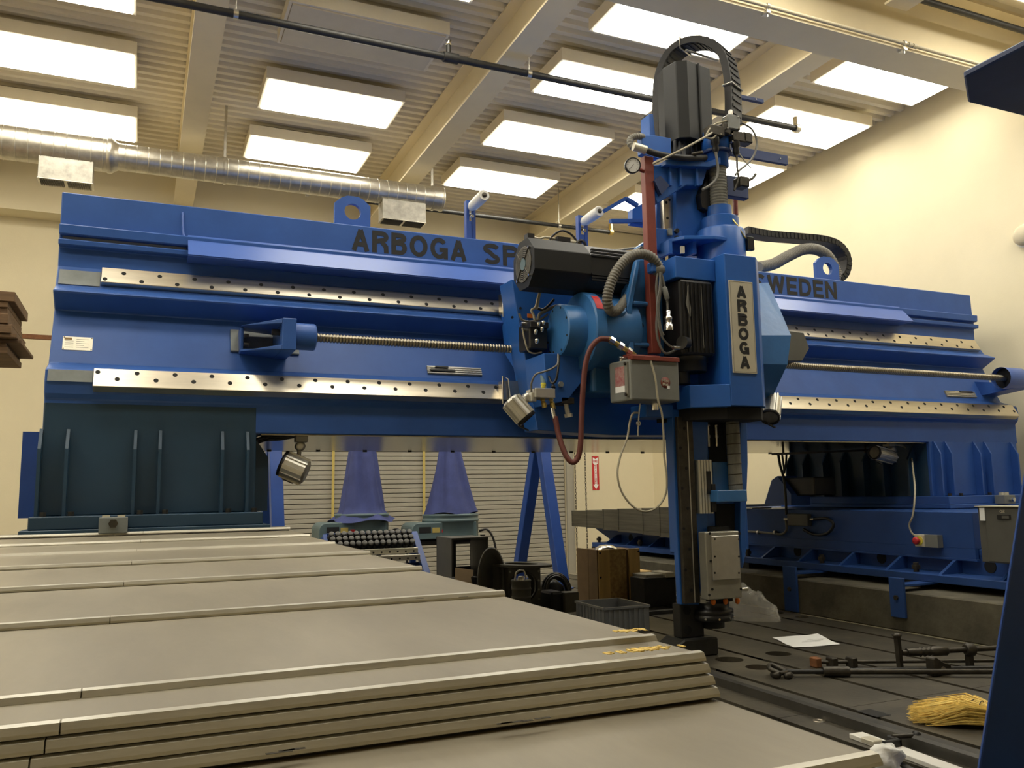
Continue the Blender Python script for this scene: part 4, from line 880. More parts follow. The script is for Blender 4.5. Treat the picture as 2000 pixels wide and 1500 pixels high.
for px, py in ((1418, 228), (1443, 228), (1421, 250), (1443, 251), (1430, 262), (1408, 262), (1431, 276)): q = P(px, py, 4.615); MB().cyl((q.x, 4.612, q.z), (q.x, 4.64, q.z), .007, n=8).build('screw', 'chrome', ls)
tag(MB().tube(spline([P(1275, 320, 4.70), P(1300, 308, 4.66), P(1340, 288, 4.62), P(1380, 266, 4.62), P(1392, 258, 4.64)], 6), .008, 6).build('air_line', 'cable'), 'beige air line rising from the red post to the limit switches', 'cable')
# white ended black hose lying across the ram
wh = thing('black_hose', 'thick black hose with cream end sleeve across the ram', 'hose', tuple(P(1250, 290, 4.72)))
MB().tube(spline([P(1258, 292, 4.72), P(1285, 301, 4.70), P(1320, 307, 4.68), P(1350, 309, 4.68), P(1378, 308, 4.70)], 6), .022, 10).build('hose', 'rubber', wh)
MB().cyl(P(1237, 286, 4.73), P(1261, 293, 4.72), .03, n=14).build('sleeve', 'plate', wh)
tag(hosemesh([P(1256, 268, 4.82), P(1244, 266, 4.80), P(1233, 270, 4.80), P(1230, 278, 4.79), P(1234, 286, 4.78), P(1244, 290, 4.77)], .022).build('loom_conduit', 'hose'), 'small ribbed grey conduit elbow beside the top clamp', 'conduit')
# ---------------------------------------------------------------- red post with pressure gauge
rp = thing('red_post', 'rust red square post standing on the grey box', 'post', tuple(P(1276, 690, 4.75)))
xr = P(1266, 300, 4.75).x; b = MB().box(xr - .037, xr + .037, 4.74, 4.80, P(1276, 690, 4.75).z, P(1266, 306, 4.75).z).build('tube', 'red', rp, .004)
pg = thing('pressure_gauge', 'round white pressure gauge beside the red post top', 'gauge', tuple(P(1238, 323, 4.72)))
gq = P(1236, 323, 4.70); nrm = Vector((-.35, -1, -.25)).normalized()
MB().lathe(gq, nrm, [(.05, -.03), (.055, -.025), (.055, .006), (.047, .008), (.047, .002), (0, .0021)], 24, c1=False).build('case', 'black', pg)
MB().lathe(gq, nrm, [(.046, .003), (0, .0032)], 24, c0=False, c1=False).build('dial', 'paper', pg)
u = nrm.cross(Vector((0, 0, 1))).normalized(); v = u.cross(nrm)
for k in range(11):
    a = math.radians(225 - 27 * k); dr = u * -math.cos(a) + v * math.sin(a); MB().obb(gq + nrm * .0045 + dr * .032, gq + nrm * .0045 + dr * .041, .002, .001, nrm).build('tick', 'ink', pg)
MB().obb(gq + nrm * .005 - (u * .3 - v * .6) * .015, gq + nrm * .005 + (u * .5 - v * .6) * .04, .003, .001, nrm).build('needle', 'ink', pg)
MB().lathe(gq, nrm, [(.047, .008), (0, .0082)], 24, c0=False, c1=False).build('glass', 'glass', pg)
MB().cyl(gq - nrm * .03, (xr - .03, 4.77, gq.z - .0), .012, n=8).build('stem', 'red', pg)
# ---------------------------------------------------------------- grey mist coolant box
gx0, gx1 = P(1232, 740, 4.58).x, P(1327, 740, 4.58).x; gz0, gz1 = P(1280, 783, 4.58).z, P(1280, 703, 4.58).z
bx = thing('coolant_box', 'grey steel coolant box with red top rail and side label', 'box', ((gx0 + gx1) / 2, 4.65, gz0))
b = MB().prism([(gx0, 4.58), (gx1, 4.58), (gx1, 4.80), (gx0 - .03, 4.80)], 'z', gz0, gz1).build('body', 'boxgrey', bx, .012, 2)
MB().box(gx0 + .005, gx1 - .002, 4.565, 4.62, gz1 - .008, gz1 + .022).build('top_rail', 'red', bx, .003)
MB().box(gx0 + .03, gx1 - .09, 4.66, 4.72, gz1 + .022, gz1 + .045).build('top_channel', 'red', bx, .002)
ns = Vector((-.22, -.03, 0)); 
def onside(a, z, off): return Vector((gx0 - .03 * a - off, 4.58 + .22 * a, z))
for nm, m, a0, a1, z0, z1, off in (('side_label', 'purple', .28, .72, gz0 + .10, gz1 - .04, .001), ('side_tag', 'paper', .28, .72, gz0 + .06, gz0 + .10, .0012), ('door_strap', 'aluplate', .08, .2, gz0 + .03, gz1 - .02, .012)):
    p = [onside(a0, z0, 0), onside(a1, z0, 0), onside(a1, z1, 0), onside(a0, z1, 0)]; MB().hexa(p + [v_ - Vector((off, 0, 0)) for v_ in p]).build(nm, m, bx)
for k in (0, 1): 
    v_ = onside(.14, gz0 + .04 if k else gz1 - .03, .012); MB().cyl(v_, v_ - Vector((.01, 0, 0)), .011, n=8).build('strap_screw', 'tool', bx)
q = P(1300, 747, 4.577); MB().lathe((q.x, 4.5795, q.z), (0, -1, 0), [(.037, 0), (.037, .001), (0, .0011)], 24, c0=False, c1=False).build('round_decal', 'red', bx)
text('decal_print', 'Mist', 'plate', bx, q.x - .027, q.x + .027, 4.578, q.z + .002, q.z + .022, .0006, .01); text('decal_print', 'Mist', 'plate', bx, q.x - .022, q.x + .022, 4.578, q.z - .022, q.z - .002, .0006, .01)
MB().box(q.x + .012, q.x + .032, 4.577, 4.579, q.z - .042, q.z - .022).build('price_tag', 'paper', bx)
q = P(1279, 795, 4.68); MB().cyl((q.x, 4.68, gz0), (q.x, 4.68, gz0 - .05), .028, n=14).build('drain_plug', 'chrome', bx)
MB().cyl((gx0 + .005, 4.7, gz1 + .0), (gx0 + .005, 4.7, gz1 + .03), .012, n=8).build('valve', 'chrome', bx); MB().cyl((gx0 - .01, 4.7, gz1 + .02), (gx0 + .06, 4.7, gz1 + .02), .012, n=8).build('valve', 'chrome', bx)
# ---------------------------------------------------------------- hoses and cables of the head
cg = thing('corrugated_hose', 'thick ribbed grey conduit looping left of the red post', 'hose', tuple(P(1200, 560, 4.7)))
hosemesh([P(1286, 521, 4.68), P(1274, 504, 4.66), P(1254, 496, 4.66), P(1230, 502, 4.66), P(1208, 524, 4.66), P(1192, 556, 4.67), P(1186, 586, 4.69), P(1192, 606, 4.72), P(1206, 606, 4.76), P(1220, 590, 4.84), P(1238, 562, 4.92), P(1250, 545, 4.94)], .033, .02, .10, 14).build('hose', 'hose', cg)
MB().lathe(tuple(P(1285, 524, 4.68)), (.35, 0, -1), [(.036, -.01), (.045, 0), (.045, .03), (.03, .045)], 14).build('end_ring', 'hose', cg)
MB().box(P(1272, 520, 4.66).x, P(1298, 520, 4.66).x, 4.655, 4.72, P(1285, 533, 4.66).z, P(1285, 512, 4.66).z).build('hose_clamp', 'headblue', mh, .01)
wires = thing('cable_bundle', 'bundle of grey cables dropping beside the red post', 'cables', tuple(P(1288, 540, 4.66)))
for k, pts in enumerate(([(1285, 532), (1282, 560), (1284, 600), (1282, 640), (1287, 670), (1300, 690), (1322, 683)], [(1288, 532), (1292, 560), (1286, 600), (1290, 640), (1296, 655)], [(1291, 532), (1298, 560), (1303, 590), (1304, 612)], [(1290, 532), (1288, 565), (1283, 600), (1290, 650), (1304, 672), (1318, 680), (1326, 682)])):
    MB().tube(spline([P(a, c_, 4.66 - .01 * k) for a, c_ in pts], 6), .009 if k < 3 else .007, 6).build('cable', 'greycable', wires)
MB().lathe(tuple(P(1297, 560, 4.63)), (.25, 0, -1), [(.012, 0), (.018, .01), (.018, .08), (.012, .09)], 10).build('cable_joint', 'boxgrey', wires)
MB().cyl(P(1315, 679, 4.62), P(1329, 680, 4.62), .014, n=10).build('connector', 'chrome', wires)
rh = thing('red_hose', 'dark red rubber hose hanging in a loop below the bridge', 'hose', tuple(P(1120, 902, 4.8)))
MB().tube(spline([P(1084, 814, 4.88), P(1090, 845, 4.86), P(1098, 872, 4.83), P(1108, 894, 4.80), P(1119, 903, 4.78), P(1129, 893, 4.77), P(1134, 865, 4.76), P(1136, 810, 4.76), P(1139, 755, 4.75), P(1144, 710, 4.74), P(1154, 680, 4.72), P(1170, 663, 4.71), P(1190, 662, 4.70)], 8), .018, 10).build('hose', 'redhose', rh)
MB().cyl(P(1188, 661, 4.70), P(1240, 694, 4.70), .018, n=10).build('coupling', 'brass', rh)
for t_ in (.0, .35, .7): A_ = P(1190, 662, 4.70).lerp(P(1238, 692, 4.70), t_); B_ = P(1190, 662, 4.70).lerp(P(1238, 692, 4.70), t_ + .18); MB().cyl(A_, B_, .026, n=8, sm=False).build('coupling_nut', 'chrome', rh)
MB().cyl(P(1083, 818, 4.88), P(1079, 798, 4.9), .016, n=8).build('hose_end', 'chrome', rh)
mf = thing('air_manifold', 'aluminium air manifold with brass fittings under the saddle', 'manifold', tuple(P(1065, 772, 4.95)))
pb('block', 'alu', 1046, 758, 1085, 777, 4.90, 5.05, mf, .004); pb('side_block', 'alu', 1038, 766, 1048, 784, 4.93, 5.0, mf, .003)
for a, c_, m in (((1061, 758), (1061, 752), 'sticker'), ((1059, 778), (1064, 796), 'brass'), ((1076, 778), (1081, 800), 'brass')):
    A_, B_ = P(*a, 4.95), P(*c_, 4.95); MB().lathe(A_, B_ - A_, [(.012, 0), (.018, .012), (.012, .02), (.018, .034), (.018, (B_ - A_).length)], 8, False).build('fitting', m, mf)
MB().tube(spline([P(1038, 765, 4.94), P(1038, 748, 4.92), P(1046, 732, 4.9), P(1062, 726, 4.88), P(1078, 720, 4.86), P(1089, 710, 4.86), P(1090, 692, 4.9)], 6), .007, 6).build('hose', 'greycable', mf)
MB().tube(spline([P(1062, 752, 4.98), P(1060, 735, 5.05), P(1064, 715, 5.1), P(1062, 700, 5.15)], 6), .018, 8).build('hose', 'machgrey', mf)
MB().tube(spline([P(1080, 758, 4.98), P(1074, 735, 5.05), P(1070, 712, 5.1), P(1075, 690, 5.15)], 6), .018, 8).build('hose', 'iron', mf)
MB().tube(spline([P(1092, 695, 4.94), P(1090, 720, 4.9), P(1086, 742, 4.9), P(1078, 748, 4.92), P(1072, 735, 4.98)], 6), .008, 6).build('hose', 'black', mf)
ad = thing('adjusting_bolt', 'steel adjusting bolt through a block below the saddle', 'bolt', tuple(P(1108, 790, 5.0)))
pb('block', 'tool', 1097, 776, 1122, 788, 4.98, 5.15, ad, .003); MB().cyl(P(1101, 766, 5.02), P(1110, 812, 5.02), .018, n=8).build('shank', 'alu', ad); MB().cyl(P(1110, 808, 5.02), P(1111, 815, 5.02), .028, n=6, sm=False).build('head', 'plate', ad)
vb = thing('valve_block', 'black pneumatic valve block with fittings beside the drum', 'valve', tuple(P(1052, 650, 5.1)))
pb('body', 'black', 1034, 630, 1070, 682, 5.08, 5.26, vb, .008); pb('manifold', 'black', 1036, 628, 1072, 640, 5.04, 5.1, vb, .004); pb('pressure_switch', 'black', 1055, 700, 1070, 718, 5.05, 5.2, vb, .006)
for px, py in ((1051, 636), (1061, 633), (1058, 645), (1046, 650), (1048, 668)): q = P(px, py, 5.05); MB().lathe(q, (0, -.4, 1), [(.01, -.01), (.014, 0), (.014, .02), (.006, .025)], 8).build('fitting', 'chrome', vb)
for pts, m, r in ([(1020, 640), (1025, 665), (1032, 685), (1043, 690), (1058, 688)], 'cable', .006), ([(1014, 612), (1020, 625), (1035, 628), (1055, 624), (1070, 614)], 'greycable', .008), ([(1045, 628), (1042, 615), (1038, 606), (1046, 600), (1050, 585), (1055, 566)], 'cable', .009), ([(1050, 626), (1054, 614), (1064, 608), (1080, 600), (1095, 596)], 'hose', .012), ([(1049, 604), (1052, 585), (1056, 568)], 'cable', .008), ([(1050, 602), (1060, 605), (1070, 598), (1082, 585)], 'black', .01):
    MB().tube(spline([P(a, c_, 5.12) for a, c_ in pts], 6), r, 6).build('tube', m, vb)
for px, py in ((1023, 633), (1024, 645)): q = P(px, py, 5.15); MB().cyl((q.x - .02, 5.15, q.z), (q.x + .03, 5.15, q.z), .014, n=8).build('fitting', 'chrome', vb)
# thin pale cable loop and hook below the coolant box
wl = thing('cable_loop', 'thin pale cable hanging in a long loop below the coolant box', 'cable', tuple(P(1270, 995, 4.7)))
MB().tube(spline([P(1271, 705, 4.56), P(1280, 740, 4.55), P(1285, 780, 4.55), P(1293, 810, 4.56), P(1296, 850, 4.58), P(1297, 890, 4.60), P(1302, 930, 4.60), P(1300, 965, 4.62), P(1284, 990, 4.63), P(1260, 999, 4.64), P(1235, 988, 4.65), P(1214, 960, 4.66), P(1206, 925, 4.66), P(1212, 890, 4.67), P(1225, 855, 4.68), P(1230, 825, 4.68), P(1236, 808, 4.68), P(1246, 806, 4.68)], 8), .007, 6).build('cable', 'cable', wl)
MB().tube(spline([P(1250, 788, 4.68), P(1248, 808, 4.68), P(1247, 822, 4.68), P(1246, 852, 4.68)], 4), .005, 6).build('hook_wire', 'galv', wl); q = P(1247, 827, 4.68); MB().lathe(q, (0, 1, 0), [(.008, -.005), (.016, -.005), (.016, .005), (.008, .005), (.008, -.005)], 12, True, False, False).build('hook_ring', 'galv', wl)
# ---------------------------------------------------------------- horizontal drag chain behind the bridge
hc = thing('bridge_cable_chain', 'black cable drag chain curving down onto the bridge by the right lug', 'cable chain', (5.6, 6.6, 2.0))
path = [P(1452, 453, 6.5), P(1500, 461, 6.5), P(1560, 466, 6.5), P(1605, 471, 6.5), P(1632, 482, 6.5), P(1647, 504, 6.5), P(1647, 528, 6.5), P(1636, 545, 6.5), P(1600, 556, 6.5), P(1480, 545, 6.5)]
pth = resample(spline(path, 10), .05); MB().band(pth, .15, .07, (0, 1, 0)).build('chain_band', 'rubber', hc)
for i in range(1, len(pth) - 1):
    d = (pth[i + 1] - pth[i - 1]).normalized(); nn = d.cross(Vector((0, 1, 0))).normalized(); c_ = pth[i]
    MB().hexa([c_ + Vector((0, -.078 + .004 * w, 0)) + d * a + nn * s for w in (-1, 1) for s, a in ((-.03, -.016), (-.03, .016), (.03, .016), (.03, -.016))]).build('link', 'charcoal', hc)
hc2 = hosemesh([P(1482, 522, 6.35), P(1510, 516, 6.36), P(1540, 500, 6.38), P(1570, 487, 6.4), P(1596, 488, 6.4), P(1618, 502, 6.42), P(1632, 530, 6.42), P(1630, 550, 6.44)], .055, .02, .06, 12).build('ribbed_conduit', 'hose'); tag(hc2, 'ribbed grey conduit curving inside the bridge drag chain', 'conduit')
# ---------------------------------------------------------------- work lamps
def worklamp(label, base, head_back, head_front, r, mount):
    t = thing('work_lamp', label, 'lamp', tuple(base), 'aluminium machine work lamps')
    A_, B_ = Vector(head_back), Vector(head_front); d = B_ - A_; L = d.length; n = 9
    b = MB().lathe(A_, d, [(r * .75, -.012), (r * .96, 0), (r, .004), (r, L)], 18, False).build('housing', 'alu', t)
    for k in range(n):
        a = 2 * math.pi * k / n; dn_ = d.normalized(); u_ = dn_.orthogonal().normalized(); w_ = dn_.cross(u_); o_ = u_ * math.cos(a) + w_ * math.sin(a)
        MB().obb(A_ + o_ * r, A_ + o_ * r + d, .012, .016, o_).build('cooling_rib', 'alu', b)
    MB().lathe(A_, d, [(r * 1.05, L), (r * 1.05, L + .02), (r * .86, L + .02), (r * .86, L + .004)], 18, True, False, False).build('bezel', 'black', t)
    MB().lathe(A_, d, [(r * .86, L + .006), (0, L + .007)], 18, True, False, False).build('lens', 'lampglass', t)
    J = Vector(mount[0]); K = Vector(mount[1])
    MB().cyl(A_ + d * .4, J, .015, n=8).build('swivel_arm', 'alu', t); MB().lathe(J - Vector((0, .03, 0)), (0, 1, 0), [(.012, 0), (.032, 0), (.032, .06), (.012, .06)], 16).build('swivel_joint', 'alu', t)
    MB().cyl(J, K, .014, n=8).build('mount_arm', 'alu', t); MB().box(K.x - .04, K.x + .04, K.y - .04, K.y + .04, K.z - .02, K.z + .03).build('mount_block', 'aluplate', t, .003)
    s_ = d.normalized().orthogonal().normalized(); q = A_ + d * .85 - Vector((0, 0, r + .02)); MB().obb(q - Vector((.035, 0, -.015)), q + Vector((.035, 0, -.015)), .02, .008).build('handle', 'black', t); MB().cyl(q, q + Vector((0, 0, .02)), .006, n=6).build('handle_stem', 'black', t)
worklamp('aluminium work lamp under the bridge beside the teal column', P(580, 910, 5.8), P(596, 923, 5.74), P(556, 906, 5.78), .086, (P(586, 872, 5.8), P(588, 858, 5.8)))
worklamp('aluminium work lamp at the lower left of the saddle', P(1010, 805, 4.95), P(998, 783, 4.97), P(1026, 815, 4.93), .066, (P(1030, 777, 5.0), P(1042, 775, 5.0)))
worklamp('aluminium work lamp pointing down right of the name sign', P(1503, 808, 4.9), P(1508, 779, 4.97), P(1504, 813, 4.88), .068, (P(1475, 800, 4.95), P(1462, 803, 4.98)))
worklamp('aluminium work lamp under the bridge beside the right column', P(1728, 885, 5.9), P(1742, 893, 5.86), P(1709, 884, 5.80), .062, (P(1742, 878, 5.9), P(1736, 868, 5.9)))
ub = thing('under_bridge_cables', 'black cables tucked under the bridge beside the teal column', 'cables', tuple(P(520, 862, 5.9)))
for k in range(3): MB().tube(spline([P(500, 858 + 4 * k, 5.75 + .1 * k), P(520, 853 + 3 * k, 5.8), P(545, 850 + 4 * k, 5.8), P(575, 853, 5.8)], 5), .01, 6).build('cable', 'black', ub)
# ================================================================ RIGHT BED
BX = 5.72
pl = tag(MB().box(5.40, XR - .002, .6, 10.2, -H, -.80).build('concrete_plinth', 'plinth', None, .01), 'stained concrete plinth carrying the right machine bed', 'plinth')
bd_ = thing('machine_bed', 'shaded blue ribbed machine bed on the concrete plinth at right', 'machine bed', (6.6, 7, -.8))
MB().prism([(10.15, -.70), (10.75, -.50), (10.75, -.49), (1.0, -.49), (1.0, -.70)], 'x', BX + .26, 8.2).build('side_wall', 'bedblue_shaded', bd_)
MB().box(BX - .02, 8.25, 1.0, 10.3, -.745, -.685).build('bottom_flange', 'bedblue_shaded', bd_, .004)
MB().box(BX + .255, 8.2, 1.0, 10.5, -.54, -.492).build('top_flange', 'bedblue_shaded', bd_, .004)
gus = mesh_of(MB().prism([(BX + .02, -.685), (BX + .26, -.685), (BX + .26, -.58), (BX + .2, -.58)], 'y', -.014, .014), 'gusset', 'bedblue_shaded')
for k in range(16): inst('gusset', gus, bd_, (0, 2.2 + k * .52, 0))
hol = mesh_of(MB().cyl((BX + .255, 0, -.615), (BX + .2595, 0, -.615), .05, n=18), 'oil_hole', 'void'); lev = mesh_of(MB().cyl((BX + .07, 0, -.685), (BX + .07, 0, -.61), .022, n=10), 'levelling_bolt', 'tool'); nut = mesh_of(MB().cyl((BX + .07, 0, -.66), (BX + .07, 0, -.63), .036, n=6, sm=False), 'levelling_nut', 'tool')
for k in range(8):
    inst('oil_hole', hol, bd_, (0, 2.46 + k * 1.04, 0)); inst('levelling_bolt', lev, bd_, (0, 2.98 + k * 1.04, 0)); inst('levelling_nut', nut, bd_, (0, 2.98 + k * 1.04, 0))
    inst('levelling_wedge', mesh_of(MB().box(BX, BX + .3, -.09, .09, -.80, -.745), 'levelling_wedge', 'iron'), bd_, (0, 2.98 + k * 1.04, 0))
for px0, px1, py0, py1 in ((1531, 1556, 1106, 1194), (1738, 1766, 1128, 1205)):
    c = PX((px0 + px1) / 2, py0, 5.395); d_ = PX((px0 + px1) / 2, py1, 5.395); yw = abs(PX(px0, py0, 5.395).y - PX(px1, py0, 5.395).y) / 2
    bp = MB().box(5.375, 5.399, c.y - yw, c.y + yw, max(d_.z, -H + .01), c.z).build('tie_plate', 'bedblue_shaded', bd_, .003)
    MB().box(5.39, 5.75, c.y - yw, c.y + yw, -.76, -.745).build('tie_arm', 'bedblue_shaded', bp); MB().cyl((5.375, c.y, (c.z + d_.z) / 2), (5.36, c.y, (c.z + d_.z) / 2), .02, n=6, sm=False).build('bolt_head', 'tool', bp)
# way cover on the far half of the right bed
rc2 = thing('bed_cover', 'row of brown grey telescopic cover boxes on the right bed', 'way cover', (6.8, 9.6, -.45))
ex = [1115, 1144, 1178, 1209, 1258, 1293, 1318, 1350]
for i, (a, c) in enumerate(zip(ex, ex[1:])):
    y1 = PX(a, 1010, 5.68).y; y0 = max(8.14, PX(c, 1010, 5.68).y); zt_ = -.262 + .014 * i; zb2 = -.48 - .012 * i; xo = 5.70 - .012 * i
    if y1 < 8.2: break
    cvb = MB().box(xo, 8.1, y0 - .02, y1, -.485, zt_).build('cover_box', 'browncover', rc2, .003); MB().box(xo - .004, xo + .004, y0 - .02, y1, zb2, -.485).build('skirt', 'browncover', cvb)
    MB().box(xo - .008, xo, y1 - .02, y1, zb2, zt_).build('edge_trim', 'browncover', cvb)
# ---------------------------------------------------------------- carriage of the right column
cr = thing('bridge_carriage', 'shaded blue carriage under the right column with cables and switch', 'carriage', (7.0, 6.3, -.5))
CXF = 5.93
MB().box(CXF, 8.2, 4.62, 8.1, -.488, -.205).build('body', 'bedblue_shaded', cr, .004); MB().box(CXF, CXF + .035, 4.62, 8.1, -.572, -.486).build('apron', 'bedblue_shaded', cr); MB().box(CXF - .012, CXF + .03, 4.6, 8.1, -.58, -.565).build('lower_lip', 'bedblue_shaded', cr)
yl = PX(1457, 986, CXF).y; 
MB().box(CXF - .01, CXF + .25, 7.2, yl + .05, -.205, -.19).build('top_strip', 'alu', cr)
# gear drive guard on the carriage
gp = [PX(px, py, CXF + .05) for px, py in ((1493, 985), (1507, 938), (1518, 930), (1545, 965), (1545, 987))]
MB().prism([(v.y, v.z) for v in gp], 'x', CXF + .05, CXF + .3).build('drive_guard', 'coverblue', cr)
v = PX(1528, 945, CXF + .03); MB().box(CXF + .12, CXF + .4, v.y - .35, v.y + .08, v.z - .12, v.z + .06).build('drive_motor', 'black', cr, .01)
# junction boxes, conduit and cables on the inner face
def onface(px, py, off=0.): return PX(px, py, CXF - off)
a, c = onface(1541, 1003, .03), onface(1582, 1028, .03); jb = MB().box(CXF - .06, CXF - .001, c.y, a.y, c.z, a.z).build('terminal_box', 'darkbox', cr, .006)
for px in (1536, 1587): v = onface(px, 1014, .03); MB().cyl((CXF - .03, v.y - .03, v.z), (CXF - .03, v.y + .03, v.z), .012, n=8).build('gland', 'galv', jb)
MB().tube(spline([onface(1535, 1016, .03), onface(1536, 1035, .03), onface(1527, 1043, .03), onface(1510, 1042, .03), onface(1480, 1039, .03), onface(1456, 1038, .03)], 6), .012, 8).build('conduit', 'greycable', cr)
for px in (1481, 1514): v = onface(px, 1040, .03); MB().cyl((CXF - .03, v.y - .012, v.z), (CXF - .03, v.y + .012, v.z), .022, n=10).build('conduit_clip', 'galv', cr)
MB().tube(spline([onface(1590, 1014, .03), onface(1615, 1013, .05), onface(1628, 1025, .05), onface(1615, 1042, .05), onface(1590, 1044, .04), onface(1570, 1034, .03)], 6), .014, 8).build('cable', 'black', cr)
MB().tube(spline([onface(1520, 888, .05), onface(1524, 910, .05), onface(1531, 935, .05), onface(1534, 965, .05), onface(1536, 1005, .04)], 6), .013, 8).build('cable', 'black', cr)
MB().tube(spline([onface(1527, 884, .05), onface(1530, 905, .05), onface(1532, 925, .05)], 6), .010, 8).build('cable', 'black', cr); MB().tube(spline([onface(1536, 884, .05), onface(1535, 905, .05), onface(1531, 925, .05)], 6), .010, 8).build('cable', 'black', cr)
# cable tray under the bridge
tr = thing('cable_tray', 'dark steel bar under the bridge carrying hanging cables', 'cable tray', tuple(P(1600, 880, 6.3)))
MB().obb(P(1509, 887, 6.3), P(1700, 879, 6.3), .03, .02).build('bar', 'tool', tr)
for px in (1530, 1690): v = P(px, 884, 6.3); MB().cyl(v, (v.x, v.y, .405), .012, n=6).build('hanger', 'tool', tr)
# emergency stop
es = thing('emergency_stop', 'red mushroom emergency stop button on a small white box', 'switch', tuple(onface(1808, 1055)))
a, c = onface(1797, 1043), onface(1818, 1068); MB().box(CXF - .07, CXF - .001, c.y, a.y, c.z, a.z).build('box', 'plate', es, .004); MB().box(CXF - .06, CXF - .001, c.y - .12, c.y, c.z, a.z).build('back_plate', 'boxgrey', es)
cy_, cz_ = (a.y + c.y) / 2, (a.z + c.z) / 2
MB().lathe((CXF - .07, cy_, cz_), (-1, 0, 0), [(.036, 0), (.036, .006)], 18).build('ring', 'sticker', es); MB().lathe((CXF - .076, cy_, cz_), (-1, 0, 0), [(.016, 0), (.016, .02), (.03, .025), (.03, .04), (.02, .048), (0, .05)], 18).build('button', 'signred', es)
tag(MB().tube(spline([P(1738, 868, 5.9), P(1762, 871, 5.9), P(1778, 885, 5.85), P(1784, 925, 5.6), P(1787, 960, 5.2), onface(1783, 1005, .03), onface(1776, 1025, .03), onface(1782, 1042, .03), onface(1796, 1048, .03)], 8), .008, 6).build('lamp_cable', 'cable'), 'pale cable dropping from the right work lamp to the emergency stop', 'cable')
# grey electrical cabinet at the carriage end
eb = thing('electrical_box', 'grey electrical box with paper tag beside the blue crane leg', 'box', tuple(PX(1950, 1090, 5.8)))
ya, yb2 = PX(1913, 1040, 5.72).y, PX(2010, 1040, 5.72).y; za, zb3 = -.155, -.56
MB().box(5.72, CXF - .001, yb2, ya, zb3, za).build('case', 'darkbox', eb, .006); MB().box(5.714, 5.72, yb2 + .01, ya - .06, zb3 + .01, za - .01).build('door', 'darkbox', eb, .002)
MB().box(5.70, CXF, yb2, ya + .01, za, za + .006).build('lid', 'plate', eb)
v0, v1 = PX(1913, 992, 5.71), PX(1925, 1017, 5.71); MB().box(5.706, 5.712, v1.y, v0.y, v1.z, v0.z).build('paper_tag', 'paper', eb)
v0, v1 = PX(1947, 1005, 5.71), PX(1974, 1015, 5.71); fr = MB().box(5.708, 5.714, v1.y, v0.y, v1.z, v0.z).build('meter_frame', 'black', eb); MB().box(5.706, 5.708, v1.y + .01, v0.y - .04, v1.z + .008, v0.z - .008).build('meter_window', 'darkbox', fr)
text('lettering', '50', 'plate', eb, PX(1962, 1000, 5.71).y, PX(1952, 1000, 5.71).y, 5.713, PX(1957, 1002, 5.71).z, PX(1957, 996, 5.71).z, .0005, 0, 'x')
# ================================================================ THINGS ON THE FLOOR PLATES
# post and block under the ram
rb = thing('support_post', 'black steel post on a cast block under the ram rail', 'support', tuple(PZ(1340, 1272)))
x0, x1, z0, z1 = rect(1330, 1177, 1374, 1240, 4.84); px_, py_ = (x0 + x1) / 2, 4.91
MB().box(px_ - .095, px_ + .095, py_ - .07, py_ + .02, -.98, -.757).build('post', 'black', rb, .006)
for z in (-.80, -.93): MB().cyl((px_ - .04, py_ - .07, z), (px_ - .04, py_ - .074, z), .03, n=16).build('bore', 'void', rb)
MB().prism([(px_ - .19, -H), (px_ + .17, -H), (px_ + .17, -.985), (px_ + .12, -.98), (px_ - .10, -.98), (px_ - .19, -1.03)], 'y', py_ - .12, py_ + .10).build('foot_block', 'iron', rb, .01)
# grey plastic bin
c4 = [PZ(1118, 1174, -.90), PZ(1192, 1193, -.90), PZ(1273, 1182, -.90), PZ(1198, 1166, -.90)]
bn = thing('storage_bin', 'grey ribbed plastic bin behind the way cover edge', 'bin', ((c4[0].x + c4[2].x) / 2, (c4[0].y + c4[2].y) / 2, -H))
cen = sum((v for v in c4), Vector()) / 4
A_ = (c4[1] - c4[0]); ux = Vector((A_.x, A_.y, 0)).normalized(); uy = Vector((-ux.y, ux.x, 0)); Lx = .5; Ly = .40
ca4 = [cen + ux * sx_ * Lx / 2 + uy * sy_ * Ly / 2 for sx_, sy_ in ((-1, -1), (1, -1), (1, 1), (-1, 1))]
def wallb(name, p, q_, zt_, zb_, th, inward):
    n_ = inward * th; b = MB(); b.hexa([Vector((p.x, p.y, zb_)), Vector((q_.x, q_.y, zb_)), Vector((q_.x, q_.y, zb_)) + n_, Vector((p.x, p.y, zb_)) + n_, Vector((p.x, p.y, zt_)), Vector((q_.x, q_.y, zt_)), Vector((q_.x, q_.y, zt_)) + n_, Vector((p.x, p.y, zt_)) + n_]); return b.build(name, 'plasticgrey', bn)
for i in range(4):
    p, q_ = ca4[i], ca4[(i + 1) % 4]; inn = (cen - (p + q_) / 2); inn.z = 0; inn.normalize()
    wallb('side', p, q_, -.905, -H + .004, .006, inn); wallb('rim', p - inn * .012, q_ - inn * .012, -.895, -.912, .02, inn)
    n_ = 9
    for k in range(1, n_): m_ = p.lerp(q_, k / n_); d_ = (q_ - p).normalized() * .006; wallb('rib', m_ - d_ - inn * .007, m_ + d_ - inn * .007, -.912, -H + .01, .007, inn)
b = MB(); b.add([(v.x, v.y, -H + .006) for v in ca4] + [(v.x, v.y, -H + .0) for v in ca4], [(0, 1, 2, 3), (7, 6, 5, 4)]); b.build('base', 'plasticgrey', bn)
